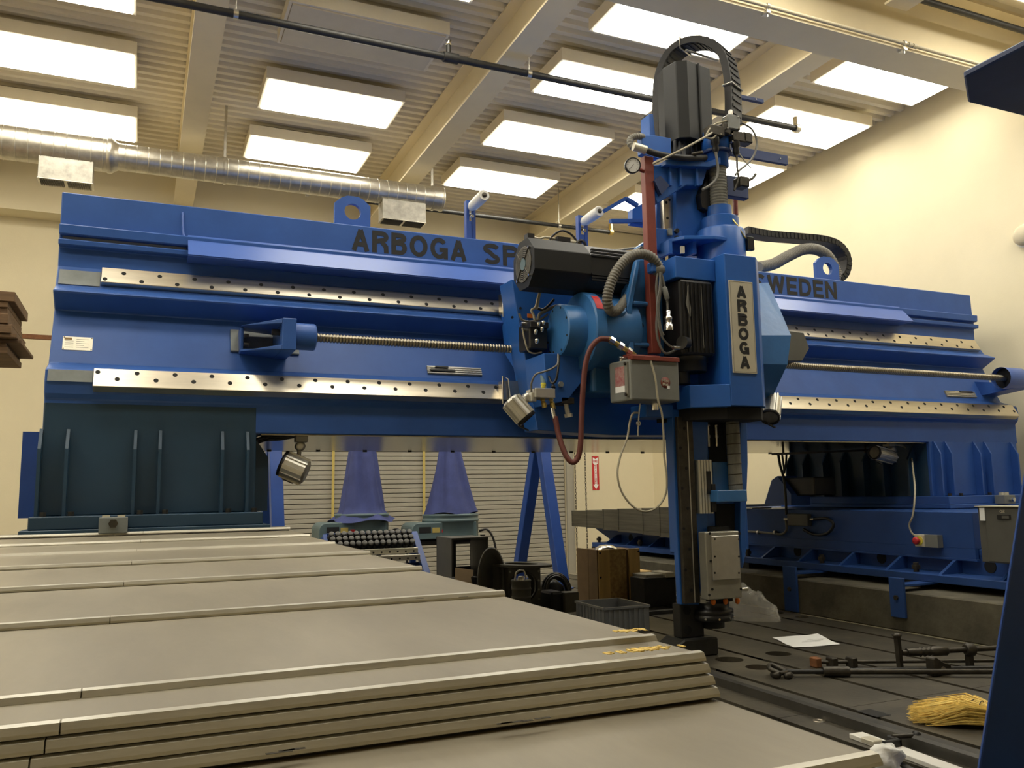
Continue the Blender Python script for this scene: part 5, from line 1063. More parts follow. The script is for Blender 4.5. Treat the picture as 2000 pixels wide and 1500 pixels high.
# wooden crate
f0, f1, l0 = PZ(1172, 1183), PZ(1250, 1176), PZ(1130, 1180)
zc1 = P(1200, 1073, f0.y).z
cw = thing('wooden_crate', 'tall wooden crate of pine boards and strand board', 'crate', ((f0.x + f1.x) / 2, f0.y + .2, -H))
W = f1.x - f0.x; fy = (f0.y + f1.y) / 2; dpt = .42
MB().box(f0.x + .01, f1.x - .01, fy + .012, fy + dpt, -H, zc1 - .01).build('core', 'darkwood', cw)
MB().box(f0.x, f0.x + W * .27, fy - .01, fy + .012, -H, zc1).build('board', 'pine', cw, .002); MB().box(f0.x + W * .275, f0.x + W * .68, fy + .0, fy + .012, -H, zc1).build('board', 'osb', cw, .002); MB().box(f0.x + W * .735, f1.x, fy - .01, fy + .012, -H, zc1).build('board', 'pine', cw, .002)
MB().box(f0.x - .012, f0.x + .01, fy + .0, fy + dpt * .42, -H, zc1).build('board', 'darkwood', cw, .002); MB().box(f0.x - .012, f0.x + .01, fy + dpt * .43, fy + dpt, -H, zc1).build('board', 'darkwood', cw, .002)
for fx in (.04, .97):
    for fz in (.06, .5, .94): MB().cyl((f0.x + W * fx, fy - .01, -H + (zc1 + H) * fz), (f0.x + W * fx, fy - .0125, -H + (zc1 + H) * fz), .011, n=8).build('screw', 'ink', cw)
tag(MB().lathe((f0.x + W * .38, fy + .15, zc1 - .011), (0, 0, 1), [(.12, 0), (.11, .02), (.06, .045), (0, .05)], 16).build('foil_bowl', 'chrome'), 'crumpled shiny foil dish lying on the wooden crate', 'dish')
# long flat steel bars lying across
for k, (a, c, w_, m_, lb) in enumerate((((1070, 1197), (1330, 1163), .09, 'aluplate', 'long flat grey steel bar lying behind the bin'), ((1105, 1200), (1130, 1197), .03, 'paper', 'short white strip lying beside the bin'))):
    t = tag(MB().obb(PZ(*a, -H + .012), PZ(*c, -H + .012), w_, .022).build('flat_bar', m_, None, .002), lb, 'bar')
# dark stacked fixtures on the far floor plates
bxs = thing('fixture_blocks', 'stack of dark steel fixture blocks beside the ram', 'fixture', tuple(PZ(1290, 1160)))
for px0, px1, py0, py1, Y, m_ in ((1258, 1320, 1128, 1158, 7.0, 'iron'), (1262, 1296, 1122, 1130, 7.05, 'aluplate'), (1300, 1318, 1118, 1132, 7.0, 'plate')):
    x0, x1, z0, z1 = rect(px0, py0, px1, py1, Y); MB().box(x0, x1, Y, Y + .25, max(-H, z0) if m_ != 'iron' else -H, z1).build('block', m_, bxs, .004)
tag(MB().box(P(1235, 1118, 7.6).x, P(1280, 1118, 7.6).x, 7.6, 7.9, P(1258, 1122, 7.6).z, P(1258, 1117, 7.6).z).build('wood_sheet', 'pine'), 'pale wood sheet lying on the floor behind the crate', 'board')
# base below the wood sheet
tag(MB().box(P(1236, 1130, 7.62).x, P(1278, 1130, 7.62).x, 7.62, 7.88, -H, P(1258, 1122, 7.6).z).build('timber_block', 'iron', None, .004), 'dark block under the pale wood sheet', 'block')
tf = thing('mounting_plate', 'flat dark steel frame lying on the plates behind the bin', 'frame', tuple(PZ(1290, 1188)))
c5 = [PZ(1238, 1184), PZ(1318, 1182), PZ(1322, 1196), PZ(1262, 1201)]
for i in range(4): A5, B5 = c5[i], c5[(i + 1) % 4]; MB().obb(A5 + Vector((0, 0, .015)), B5 + Vector((0, 0, .015)), .06, .03).build('bar', 'iron', tf)
# clear plastic bag
bg = MB(); cB = PZ(1462, 1212); n1, n2 = 26, 16
rnd = random.Random(3); vs = []
bx0, bx1 = PZ(1415, 1206).x, PZ(1524, 1217).x
A6, B6 = PZ(1408, 1212), PZ(1522, 1216); ax_ = (B6 - A6); ay_ = Vector((-ax_.y, ax_.x, 0)).normalized() * .28
for i in range(n1 + 1):
    u_ = i / n1
    for j in range(n2 + 1):
        w_ = j / n2; prof_ = math.sin(math.pi * w_) ** .7; hgt = (.34 * (1 - u_) ** .6 + .05) * prof_ * min(1, u_ * 6 + .35) * (1 if u_ < .97 else .4)
        vs.append(A6 + ax_ * u_ + ay_ * (w_ - .15) * (1 - .35 * u_) + Vector((rnd.uniform(-1, 1) * .012, rnd.uniform(-1, 1) * .012, max(.006, hgt + (math.sin(u_ * 23 + w_ * 9) * .014 + rnd.uniform(-1, 1) * .012) * prof_))))
bg.add(vs, [(i * (n2 + 1) + j, (i + 1) * (n2 + 1) + j, (i + 1) * (n2 + 1) + j + 1, i * (n2 + 1) + j + 1) for i in range(n1) for j in range(n2)], True)
tag(bg.build('plastic_bag', 'film'), 'crumpled clear plastic bag lying behind the spindle', 'bag')
# paper sheet
pv4 = [PZ(1508, 1246), PZ(1550, 1266), PZ(1642, 1260), PZ(1597, 1241)]; b = MB(); N = 8; vs = []
for i in range(N + 1):
    for j in range(N + 1):
        u_, w_ = i / N, j / N; v = (pv4[0] * (1 - u_) + pv4[1] * u_) * (1 - w_) + (pv4[3] * (1 - u_) + pv4[2] * u_) * w_
        cur = .012 * max(0, w_ - .75) * 4 * max(0, 1 - u_ * 2.2); vs.append(Vector((v.x, v.y, -H + .003 + cur + .004 * math.sin(5 * u_ + 3 * w_) ** 2)))
b.add(vs, [(i * (N + 1) + j, (i + 1) * (N + 1) + j, (i + 1) * (N + 1) + j + 1, i * (N + 1) + j + 1) for i in range(N) for j in range(N)], True)
pps = b.build('paper_sheet', 'paper'); tag(pps, 'white drawing sheet lying on the slotted plates', 'paper')
for k in range(3): A7 = pv4[1].lerp(pv4[2], .35 + .1 * k) + (pv4[0] - pv4[1]) * (.35 + .08 * k); MB().obb(A7 + Vector((0, 0, .0095)), A7 + (pv4[2] - pv4[1]) * .4 + Vector((0, 0, .0095)), .003, .0006).build('pencil_line', 'greycable', pps)
# bar clamps
def clamp(label, a, c, r, z, screwdir):
    t = thing('bar_clamp', label, 'clamp', tuple(a)); a, c = Vector(a) + Vector((0, 0, z)), Vector(c) + Vector((0, 0, z)); d = (c - a).normalized()
    MB().cyl(a, c, r, n=12).build('pipe', 'tool', t); return t, a, c, d
t1, a1, c1, d1 = clamp('dark pipe clamp with forked head nearest the paper, lying on the plates', PZ(1618, 1322), PZ(1975, 1322), .016, .03, 1)
MB().cyl(a1 - d1 * .03, a1 + d1 * .12, .03, n=14).build('collar', 'tool', t1); MB().cyl(a1 - d1 * .26, a1 - d1 * .02, .014, n=10).build('screw', 'iron', t1)
h0 = a1 - d1 * .30; MB().tube(spline([h0 + Vector((-.02, -.05, -.0)), h0 + Vector((-.045, .0, .02)), h0 + Vector((.0, .05, .03)), h0 + Vector((.03, .03, .02)), h0 + Vector((.05, -.03, .0)), h0 + Vector((-.02, -.05, -.0))], 6), .014, 8).build('handle', 'tool', t1)
MB().lathe(h0 + Vector((-.03, -.03, -.01)), (0, 1, 0), [(.0, -.03), (.02, -.025), (.022, .0), (.02, .025), (0, .03)], 12).build('knob', 'tool', t1); MB().lathe(h0 + Vector((.03, -.07, -.012)), (1, .3, 0), [(.0, -.03), (.018, -.025), (.02, .0), (.018, .025), (0, .03)], 12).build('knob', 'tool', t1)
jq = PZ(1832, 1318); MB().prism([(jq.x - .06, -H), (jq.x + .08, -H), (jq.x + .08, -H + .055), (jq.x + .02, -H + .075), (jq.x - .04, -H + .11), (jq.x - .06, -H + .10)], 'y', jq.y - .03, jq.y + .03).build('sliding_jaw', 'tool', t1, .004); MB().cyl((jq.x + .01, jq.y - .03, -H + .035), (jq.x + .01, jq.y - .034, -H + .035), .017, n=14).build('jaw_pin', 'steel', t1)
t2, a2, c2, d2 = clamp('upright T-handled pipe clamp lying across the others beside the crane leg', PZ(1765, 1312), PZ(1985, 1300), .016, .11, 1)
v = a2 - d2 * .02; MB().obb(v + Vector((0, 0, -.1)), v + Vector((-.01, 0, .11)), .025, .03, (0, 1, 0)).build('upright_jaw', 'tool', t2); MB().lathe(v + Vector((-.01, 0, .10)), (0, 0, 1), [(.028, 0), (.03, .01), (.012, .018)], 12).build('cap', 'tool', t2)
MB().lathe(a2 + d2 * .03, d2, [(.024, 0), (.024, .08), (.03, .085), (.018, .1), (.03, .115), (.018, .13), (.03, .145), (.018, .16), (.03, .17), (.03, .26), (.02, .27)], 12).build('screw_sleeve', 'tool', t2)
v = a2 + d2 * .42; MB().lathe(v, d2, [(.03, 0), (.04, .01), (.04, .05), (.03, .06)], 12).build('collar', 'tool', t2); MB().obb(v + Vector((.03, 0, -.1)), v + Vector((.03, 0, .02)), .04, .03, (0, 1, 0)).build('jaw', 'tool', t2)
t3, a3, c3, d3 = clamp('thin pipe clamp with rusty jaw behind the other clamps', PZ(1600, 1303), PZ(1975, 1300), .011, .03, 1)
for k, m_ in ((-.02, 'rust'), (.08, 'tool'), (.2, 'tool')): v = a3 + d3 * k; MB().box(v.x - .025, v.x + .025, v.y - .03, v.y + .03, -H, -H + .06).build('jaw', m_, t3, .006)
tag(MB().cyl(PZ(1640, 1318) + Vector((0, .03, .02)), PZ(1985, 1312) + Vector((0, .03, .02)), .012, n=10).build('steel_rod', 'iron'), 'plain dark steel rod lying between the pipe clamps', 'rod')
# straw broom head
br_ = thing('straw_broom', 'yellow straw broom head lying on the slotted plates', 'broom', tuple(PZ(1860, 1412)))
B0 = PZ(1960, 1422); B1 = PZ(1785, 1398); dB = (B1 - B0); sB = Vector((-dB.y, dB.x, 0)).normalized(); rnd = random.Random(5); q = MB()
for k in range(1500):
    s0 = rnd.uniform(-1, 1); h0_ = rnd.uniform(0, 1); sp_ = s0 * .5 + rnd.uniform(-.12, .12); L_ = rnd.uniform(.70, 1.06) - .12 * abs(s0) ** 2
    p0 = B0 + sB * s0 * .055 + Vector((0, 0, .02 + .06 * h0_)); p2 = B0 + dB * L_ + sB * (s0 * .16 + rnd.uniform(-.02, .02)) + Vector((0, 0, .005 + .05 * h0_ * rnd.uniform(.3, 1.2))); p1 = (p0 + p2) / 2 + Vector((0, 0, .012 + .03 * h0_)) + sB * s0 * .02
    q.tube([p0, p1, p2], [.0025, .0022, .001], 3, False, False)
tag(q.build('straw', 'straw', br_), kind='stuff')
for k in (.12, .22, .32): 
    c_ = B0 + dB * k; MB().tube([c_ + sB * math.cos(a) * (.062 + k * .14) + Vector((0, 0, .055 + .05 * math.sin(a))) for a in [2 * math.pi * i / 16 for i in range(17)]], .0022, 4).build('stitching', 'gap', br_)
MB().cyl(B0 + Vector((0, 0, .05)), B0 - dB * 2.0 + Vector((0, 0, .03)), .014, n=10).build('handle', 'pine', br_)
# white straightedge with small clamp and rag beside the cover
se = thing('straightedge', 'white painted straightedge strip lying beside the way cover', 'strip', tuple(PZ(1680, 1444)))
A8, B8 = PZ(1672, 1440), PZ(1860, 1510); B8 = A8 + (B8 - A8) * 1.8; MB().obb(A8 + Vector((0, 0, .01)), B8 + Vector((0, 0, .01)), .075, .02).build('strip', 'white', se, .002)
A9, B9 = PZ(1760, 1476), PZ(1900, 1545); B9 = A9 + (B9 - A9) * 1.6; ir = tag(MB().obb(A9 + Vector((-.10, 0, .011)), B9 + Vector((-.10, 0, .011)), .03, .02).build('angle_bar', 'iron', None, .003), 'dark steel bar lying beside the white straightedge', 'bar')
ccl = thing('toolmaker_clamp', 'small black screw clamp gripping the white straightedge', 'clamp', tuple(PZ(1730, 1470)))
v = PZ(1735, 1465) + Vector((0, 0, .02)); MB().box(v.x - .06, v.x + .04, v.y - .04, v.y - .02, v.z - .015, v.z + .03).build('frame', 'iron', ccl, .004); MB().box(v.x - .06, v.x - .045, v.y - .04, v.y + .03, v.z, v.z + .03).build('jaw', 'iron', ccl, .004); MB().box(v.x + .025, v.x + .04, v.y - .04, v.y + .03, v.z, v.z + .03).build('jaw', 'iron', ccl, .004)
MB().cyl((v.x + .03, v.y, v.z + .03), (v.x + .13, v.y - .03, v.z + .03), .01, n=8).build('screw', 'tool', ccl); MB().lathe((v.x + .12, v.y - .028, v.z + .03), (1, -.3, 0), [(.012, 0), (.02, .005), (.02, .02), (.012, .03)], 10).build('thumb_nut', 'iron', ccl); MB().box(v.x - .12, v.x - .07, v.y - .04, v.y + .03, v.z + .02, v.z + .04).build('pad', 'plate', ccl, .003)
rnd = random.Random(9); rg = MB(); rc0 = PZ(1732, 1500); nu, nv = 14, 9; vs = []
for i in range(nv + 1):
    th_ = math.pi * .5 * i / nv
    for k in range(nu):
        ph = 2 * math.pi * k / nu; rr_ = math.cos(th_) ** .6 * (.075 + .02 * math.sin(3 * ph + i) + rnd.uniform(-.008, .008)); vs.append(rc0 + Vector((rr_ * math.cos(ph), rr_ * math.sin(ph) * .8, .004 + .085 * math.sin(th_) + rnd.uniform(-.004, .004))))
rg.add(vs, [(i * nu + k, i * nu + (k + 1) % nu, (i + 1) * nu + (k + 1) % nu, (i + 1) * nu + k) for i in range(nv) for k in range(nu)], True)
tag(rg.build('rag', 'rag'), 'crumpled white rag tucked against the small clamp', 'rag')
# yellow swarf on the cover corner
# ================================================================ BACKGROUND UNDER THE BRIDGE
# A-frame hoist
ah = thing('gantry_hoist', 'blue steel A-frame hoist standing before the shutter', 'hoist', (2.9, 9.4, -H))
for X, m_ in ((4.5, 'craneblue'), (1.30, 'craneblue')):
    top = Vector((X, 9.38, .78))
    f1_ = PX(1100, 1147, X) if X > 4 else Vector((X, 8.75, -H)); f1_ = Vector((X, 8.86 if X > 4 else 8.75, -H + .03)); f2_ = Vector((X, 10.12, -H + .03))
    for ff in (f1_, f2_): MB().obb(top, ff, .13, .13, (1, 0, 0)).build('leg', m_, ah, .006); MB().box(ff.x - .09, ff.x + .09, ff.y - .11, ff.y + .11, -H, -H + .02).build('foot_plate', m_, ah, .003)
    MB().box(X - .1, X + .1, 9.2, 9.56, .72, .82).build('apex_plate', m_, ah, .004)
MB().box(1.1, 4.7, 9.33, 9.43, .82, 1.02).build('beam', 'craneblue', ah, .004)
# two dust collectors with blue filter bags
def bag(cx, cy, zb_, zt_, r0, r1, skirt, seed):
    rnd = random.Random(seed); n, m_ = 48, 26; b = MB(); vs = []
    for i in range(m_ + 1):
        t = i / m_; z = zb_ + (zt_ - zb_) * t; r = r0 + (r1 - r0) * min(1, t * 1.6) ** .8
        if t < .06: r += skirt * (1 - t / .06)
        for k in range(n):
            a = 2 * math.pi * k / n; f = 1 + (.14 * math.sin(5 * a + seed + .6 * math.sin(3 * t)) + .07 * math.sin(9 * a + 2 * t * 3)) * (.5 + t)
            vs.append((cx + r * f * math.cos(a), cy + r * f * math.sin(a), z + (.02 * math.sin(4 * a + seed) if i == 0 else 0)))
    b.add(vs, [(i * n + k, i * n + (k + 1) % n, (i + 1) * n + (k + 1) % n, (i + 1) * n + k) for i in range(m_) for k in range(n)], True)
    return b
def collector(label, px0, px1, pyt, pyb, bx0, bx1, tx0, tx1, by, Y, skirt, seed, legs):
    x0, x1, z0, z1 = rect(px0, pyt, px1, pyb, Y); t = thing('dust_collector', label, 'dust collector', ((x0 + x1) / 2, Y + .3, -H - LOW)); h = z1 - z0
    r_ = h * .5; pl_ = [(x0 + r_ * (1 - math.sin(a)), z1 - r_ * (1 - math.cos(a))) for a in [math.pi / 2 * k / 6 for k in range(7)]][::-1]
    bd2 = MB().prism([(x0, z0 - .02), ] + pl_ + [(x1 - .1, z1), (x1 - .1, z0 - .02)], 'y', Y, Y + .5).build('fan_housing', 'machgrey', t, .008)
    cx_ = (P(bx0, by, Y + .3).x + P(bx1, by, Y + .3).x) / 2; R_ = (P(bx1, by, Y + .3).x - P(bx0, by, Y + .3).x) / 2
    MB().lathe((cx_, Y + .3, z0 - .02), (0, 0, 1), [(R_, 0), (R_, h + .02), (R_ * 1.03, h + .025), (R_ * 1.03, h + .05), (R_, h + .055), (R_, h + .09), (R_ * 1.02, h + .095), (R_ * 1.02, h + .12), (R_ * .9, h + .125)], 32).build('drum', 'machgrey', t)
    zt_ = 1.3; zb_ = z0 + h + .11; rt = (P(tx1, 890, Y + .3).x - P(tx0, 890, Y + .3).x) / 2 * .8
    bag(cx_, Y + .3, zb_ - (.1 if skirt > .05 else .0), zt_, R_ * .93, rt, skirt, seed).build('filter_bag', 'cloth', t)
    for lp in legs: lx = P(lp, 1080, Y + .3).x; MB().cyl((lx, Y + .3, -H - LOW), (lx, Y + .3, z0), .035, n=10).build('leg', 'black', t); MB().box(lx - .12, lx + .12, Y + .05, Y + .5, -H - LOW, -H - LOW + .03).build('foot', 'black', t)
    MB().box(x0 + .1, x1 - .15, Y + .05, Y + .45, z0 - .1, z0 - .02).build('fan_motor', 'black', t, .02)
    for fx, w_, m_ in ((.10, .16, 'ink'), (.28, .10, 'yellow'), (.41, .08, 'signred')):
        a = x0 + (x1 - x0) * fx; MB().box(a, a + (x1 - x0) * w_, Y - .004, Y, z0 + h * .32, z0 + h * (.72 if m_ == 'ink' else .66 if m_ == 'yellow' else .52)).build('label_plate', m_, t)
    MB().tube(spline([(cx_ + R_, Y + .2, z0 + h * .3), (cx_ + R_ + .12, Y + .15, z0 + h * .3), (cx_ + R_ + .2, Y + .1, z0 - .2), (cx_ + R_ + .2, Y + .1, -H - LOW + .02)], 6), .015, 8).build('power_cord', 'black', t)
collector('blue-grey dust collector with dark blue bag nearer the column', 623, 770, 1020, 1049, 655, 757, 684, 735, 1012, 10.6, .10, 1, (660, 740))
collector('blue-grey dust collector with faded bag beside the steel box', 804, 945, 1020, 1049, 828, 930, 861, 899, 1005, 10.5, .0, 4, (868, 943))
# tool rack with rows of holders
Yr = 8.2
rk = thing('tool_rack', 'blue sloping tool rack behind the way cover', 'rack', tuple(P(740, 1090, Yr)))
x0 = P(648, 1050, Yr).x; x1 = P(825, 1050, Yr).x; zt_ = P(740, 1046, Yr + .35).z; zb_ = -H + .25
def onrack(x, t, off=0.): return Vector((x, Yr + .35 - .5 * t - off * .8, zt_ + (zb_ - zt_) * t + off * .55))
for x, xx in ((x0 - .02, x0 + .02), (x1 - .01, x1 + .05)):
    A_, B_ = onrack((x + xx) / 2, -.02), onrack((x + xx) / 2, 1.02); MB().obb(A_, B_, xx - x, .06, (0, -.8, .55)).build('side_rail', 'machgrey' if 0 else 'craneblue', rk)
    MB().box(x, xx, Yr + .38, Yr + .42, -H, zt_).build('rear_leg', 'craneblue', rk); MB().box(x, xx, Yr - .2, Yr - .16, -H, zb_ + .04).build('front_leg', 'craneblue', rk)
for t in (.0, .10, .21, .32, .46, .62, .9): A_, B_ = onrack(x0, t, -.03), onrack(x1, t, -.03); MB().obb(A_, B_, .05, .012, (0, -.8, .55)).build('shelf_bar', 'navy', rk)
MB().obb(onrack(x0, -.03), onrack(x1, -.03), .03, .05).build('top_rail', 'craneblue', rk)
hold = mesh_of(MB().lathe((0, 0, 0), (0, -.8, .6), [(.012, -.05), (.03, -.04), (.034, -.01), (.034, .015), (.022, .02), (.022, .05), (.028, .055), (.028, .07), (.015, .075)], 12), 'tool_holder', 'black')
cap = mesh_of(MB().lathe((0, 0, 0), (0, -.8, .6), [(.026, .071), (.026, .077), (.012, .078)], 12), 'ring', 'greycable')
ords = ['top', 'second', 'third']; cnt = 0
nums = ['first', 'second', 'third', 'fourth', 'fifth', 'sixth', 'seventh', 'eighth', 'ninth', 'tenth', 'eleventh', 'twelfth', 'thirteenth', 'fourteenth']
for r, t in enumerate((.05, .155, .26)):
    for k in range(14):
        x = x0 + .05 + k * (x1 - x0 - .08) / 13.5; v = onrack(x, t, .03)
        h_ = thing('tool_holder', 'black tool holder, %s from left in the %s row of the blue rack' % (nums[k], ords[r]), 'tool holder', tuple(v), 'tool holders on the blue rack')
        inst('body', hold, h_, v); inst('ring', cap, h_, v)
cbx = mesh_of(MB().prism([(-.03, -.02), (.03, -.02), (.03, .02), (-.02, .035), (-.03, .03)], 'x', -.045, .045), 'case', 'plate'); dt = mesh_of(MB().cyl((0, -.032, .0), (0, -.034, .0), .01, n=8), 'hole', 'ink')
for r, t in enumerate((.385, .53)):
    for k in range(8):
        x = x0 + .27 + k * (x1 - x0 - .33) / 7; v = onrack(x, t, .03)
        h_ = thing('collet_case', 'cream collet case, %s from left in the %s row of the blue rack' % (nums[k], ('upper', 'lower')[r]), 'case', tuple(v), 'collet cases on the blue rack'); inst('case', cbx, h_, v); inst('hole', dt, h_, v)
# open steel box with window
Yb_ = 7.7
sbx = thing('steel_box', 'open dark grey steel box with square window behind the cover', 'box', tuple(P(900, 1110, Yb_)))
x0, x1, z0, z1 = rect(882, 1050, 954, 1120, Yb_); th = .018; dp = .45
MB().box(x0, x1, Yb_, Yb_ + dp, z1 - th, z1).build('top', 'darkbox', sbx); MB().box(x0, x1, Yb_, Yb_ + dp, -H, -H + th).build('bottom', 'darkbox', sbx); MB().box(x0, x0 + th, Yb_, Yb_ + dp, -H + th, z1 - th).build('side', 'darkbox', sbx); MB().box(x1 - th, x1, Yb_, Yb_ + dp, -H + th, z1 - th).build('side', 'darkbox', sbx)
wx0, wx1, wz0, wz1 = rect(890, 1056, 918, 1106, Yb_ + dp); b = MB(); yy_ = Yb_ + dp
b.box(x0, wx0, yy_ - .01, yy_, -H, z1); b.box(wx1, x1, yy_ - .01, yy_, -H, z1); b.box(wx0, wx1, yy_ - .01, yy_, -H, wz0); b.box(wx0, wx1, yy_ - .01, yy_, wz1, z1); b.build('back', 'black', sbx)
# card, dish, drum, fan housing, reel
q = P(905, 1122, 7.35); tag(MB().hexa([(q.x - .1, 7.3, q.z - .05), (q.x + .06, 7.3, q.z - .08), (q.x + .07, 7.305, q.z - .08), (q.x - .09, 7.305, q.z - .05), (q.x - .06, 7.4, q.z + .06), (q.x + .11, 7.4, q.z + .03), (q.x + .12, 7.405, q.z + .03), (q.x - .05, 7.405, q.z + .06)]).build('cardboard_flap', 'card'), 'torn brown cardboard flap leaning before the steel box', 'cardboard')
q = P(905, 1128, 7.4); tag(MB().box(q.x - .14, q.x + .14, 7.38, 7.52, -H, q.z + .0).build('parts_tray', 'iron', None, .004), 'dark tray under the torn cardboard flap', 'tray')
Yd = 7.3; q = P(960, 1118, Yd); x0, x1, z0, z1 = rect(936, 1070, 988, 1170, Yd)
ds = thing('oval_dish', 'tall dark oval metal dish standing on edge', 'dish', (q.x, Yd, -H)); b = MB(); R_ = (z1 + H) / 2 * 1.0; n = 40; vs = []
rings = [(1.0, 0), (.97, -.015), (.8, .03), (.5, .07), (0.02, .085)]
for f, o in rings:
    for k in range(n): a = 2 * math.pi * k / n; vs.append((q.x + o * .5 + f * (x1 - x0) / 2 * math.cos(a), Yd + o + .12 * f * math.sin(a) * 0, (z1 - H) / 2 + f * R_ * math.sin(a)))
b.add(vs, [(i * n + k, i * n + (k + 1) % n, (i + 1) * n + (k + 1) % n, (i + 1) * n + k) for i in range(len(rings) - 1) for k in range(n)], True); do = b.build('shell', 'darkbox', ds); so = do.modifiers.new('thick', 'SOLIDIFY'); so.thickness = .012
MB().obb((x0 - .02, Yd + .02, -H), (x0 - .06, Yd + .02, -H + .35), .02, .02, (0, 1, 0)).build('prop', 'iron', ds); MB().obb((x1 - .02, Yd + .02, -H), (x0 - .06, Yd + .02, -H + .35), .015, .015, (0, 1, 0)).build('prop', 'iron', ds)
Yc = 6.9
dr = thing('ribbed_canister', 'small dark ribbed steel canister before the fan housing', 'canister', tuple(PZ(1018, 1175))); q = P(1018, 1150, Yc); zt_ = P(1018, 1133, Yc).z; hh_ = zt_ + H; r_ = P(1035, 1150, Yc).x - q.x
pf = []; z = 0
while z < hh_ - .03: pf += [(r_, z), (r_, z + .045), (r_ * 1.06, z + .05), (r_ * 1.06, z + .06), (r_, z + .065)]; z += .07
MB().lathe((q.x, Yc, -H), (0, 0, 1), pf + [(r_ * .6, hh_)], 20).build('body', 'darkbox', dr); MB().tube(spline([(q.x - r_ * .7, Yc, -H + hh_), (q.x - r_ * .5, Yc, -H + hh_ + .07), (q.x + r_ * .3, Yc, -H + hh_ + .08), (q.x + r_ * .6, Yc, -H + hh_)], 6), .008, 6).build('bail', 'galv', dr); MB().lathe((q.x, Yc, -H + hh_), (0, 0, 1), [(.03, -.01), (.03, .03), (.02, .035)], 12).build('spout', 'galv', dr)
Yh = 7.2
fh = thing('blower_casing', 'dark steel fan housing with round opening and ring on top', 'fan housing', tuple(P(1030, 1160, Yh))); x0, x1, z0, z1 = rect(993, 1108, 1056, 1180, Yh); hx, hz = P(1022, 1145, Yh).x, P(1022, 1145, Yh).z; r_ = (x1 - x0) * .40; n = 32
def holed(x0, x1, z0, z1, hx, hz, r, y0, y1):
    b = MB(); angs = sorted(set([2 * math.pi * k / n for k in range(n)] + [math.atan2(z - hz, x - hx) % (2 * math.pi) for x in (x0, x1) for z in (z0, z1)]))
    def out(a):
        dx, dz_ = math.cos(a), math.sin(a); t = min([(x1 - hx) / dx if dx > 1e-9 else (x0 - hx) / dx if dx < -1e-9 else 1e9, (z1 - hz) / dz_ if dz_ > 1e-9 else (z0 - hz) / dz_ if dz_ < -1e-9 else 1e9]); return hx + dx * t, hz + dz_ * t
    for a, a2 in zip(angs, angs[1:] + [angs[0] + 2 * math.pi]):
        i0 = (hx + r * math.cos(a), hz + r * math.sin(a)); i1 = (hx + r * math.cos(a2), hz + r * math.sin(a2)); o0, o1 = out(a), out(a2)
        b.add([(i0[0], y0, i0[1]), (o0[0], y0, o0[1]), (o1[0], y0, o1[1]), (i1[0], y0, i1[1]), (i0[0], y1, i0[1]), (o0[0], y1, o0[1]), (o1[0], y1, o1[1]), (i1[0], y1, i1[1])], [(0, 1, 2, 3), (7, 6, 5, 4), (1, 5, 6, 2), (0, 3, 7, 4)])
    return b
holed(x0, x1, -H + .001, z1, hx, max(hz, -H + r_ + .03), r_, Yh, Yh + .02).build('front_plate', 'darkbox', fh); holed(x0, x1, -H + .001, z1, hx, max(hz, -H + r_ + .03), r_, Yh + .12, Yh + .14).build('back_plate', 'darkbox', fh)
MB().box(x1 - .02, x1, Yh + .02, Yh + .12, -H, z1).build('side_plate', 'darkbox', fh); MB().box(x0, x0 + .02, Yh + .02, Yh + .12, -H, z1).build('side_plate', 'darkbox', fh); MB().lathe((hx, Yh - .012, max(hz, -H + r_ + .03)), (0, 1, 0), [(r_ - .005, 0), (r_ + .01, 0), (r_ + .01, .012)], 32, True, False, False).build('hole_lip', 'tool', fh)
MB().lathe(((x0 + x1) / 2 + .04, Yh + .15, z1 + .002), (0.04, 0, 1), [(.16, 0), (.29, 0), (.29, .02), (.16, .02), (.16, 0)], 32, False, False, False).build('top_ring', 'darkbox', fh)
for fx, fz in ((.06, .92), (.06, .6), (.94, .9), (.94, .7), (.94, .5), (.94, .3)): MB().cyl((x0 + (x1 - x0) * fx, Yh, -H + (z1 + H) * fz), (x0 + (x1 - x0) * fx, Yh - .004, -H + (z1 + H) * fz), .01, n=8).build('bolt', 'aluplate', fh)
q = P(1085, 1140, 7.4); cl_ = thing('cable_coil', 'heap of coiled black cable beside the fan housing', 'cable', (q.x, 7.4, -H))
for k in range(6): R_ = .11 + .02 * (k % 3); MB().tube([(q.x + R_ * math.cos(a) + .02 * k, 7.36 + .05 * k + .03 * math.sin(a), -H + .16 + R_ * 1.25 * math.sin(a) * (1 - .08 * k)) for a in [2 * math.pi * i / 24 for i in range(25)]], .014, 6).build('loop', 'black', cl_)
MB().lathe((q.x, 7.5, -H), (0, 0, 1), [(.16, 0), (.17, .05), (.12, .2), (.05, .26), (0, .27)], 16).build('bundle', 'black', cl_)
q = P(1118, 1168, 7.0); x0, x1, z0, z1 = rect(1104, 1157, 1131, 1178, 7.0); tag(MB().box(x0, x1, 7.0, 7.12, -H, z1).build('small_block', 'darkbox', None, .004), 'small grey steel block with two holes beside the crate', 'block')
q = P(1092, 1160, 7.05); tag(MB().box(q.x - .08, q.x + .05, 7.05, 7.3, -H, P(1092, 1156, 7.05).z).build('motor_block', 'black', None, .02), 'low black motor casing left of the small grey block', 'motor')
q = P(1050, 1150, 7.35); bgl = MB().lathe((q.x, 7.62, -H), (0, 0, 1), [(.05, 0), (.07, .08), (.06, .18), (.02, .24)], 10); rnd = random.Random(2); bgl.v = [(x + rnd.uniform(-.01, .01), y, z) for x, y, z in bgl.v]; tag(bgl.build('white_bag', 'rag'), 'small pale cloth sack seen through the fan housing opening', 'sack')
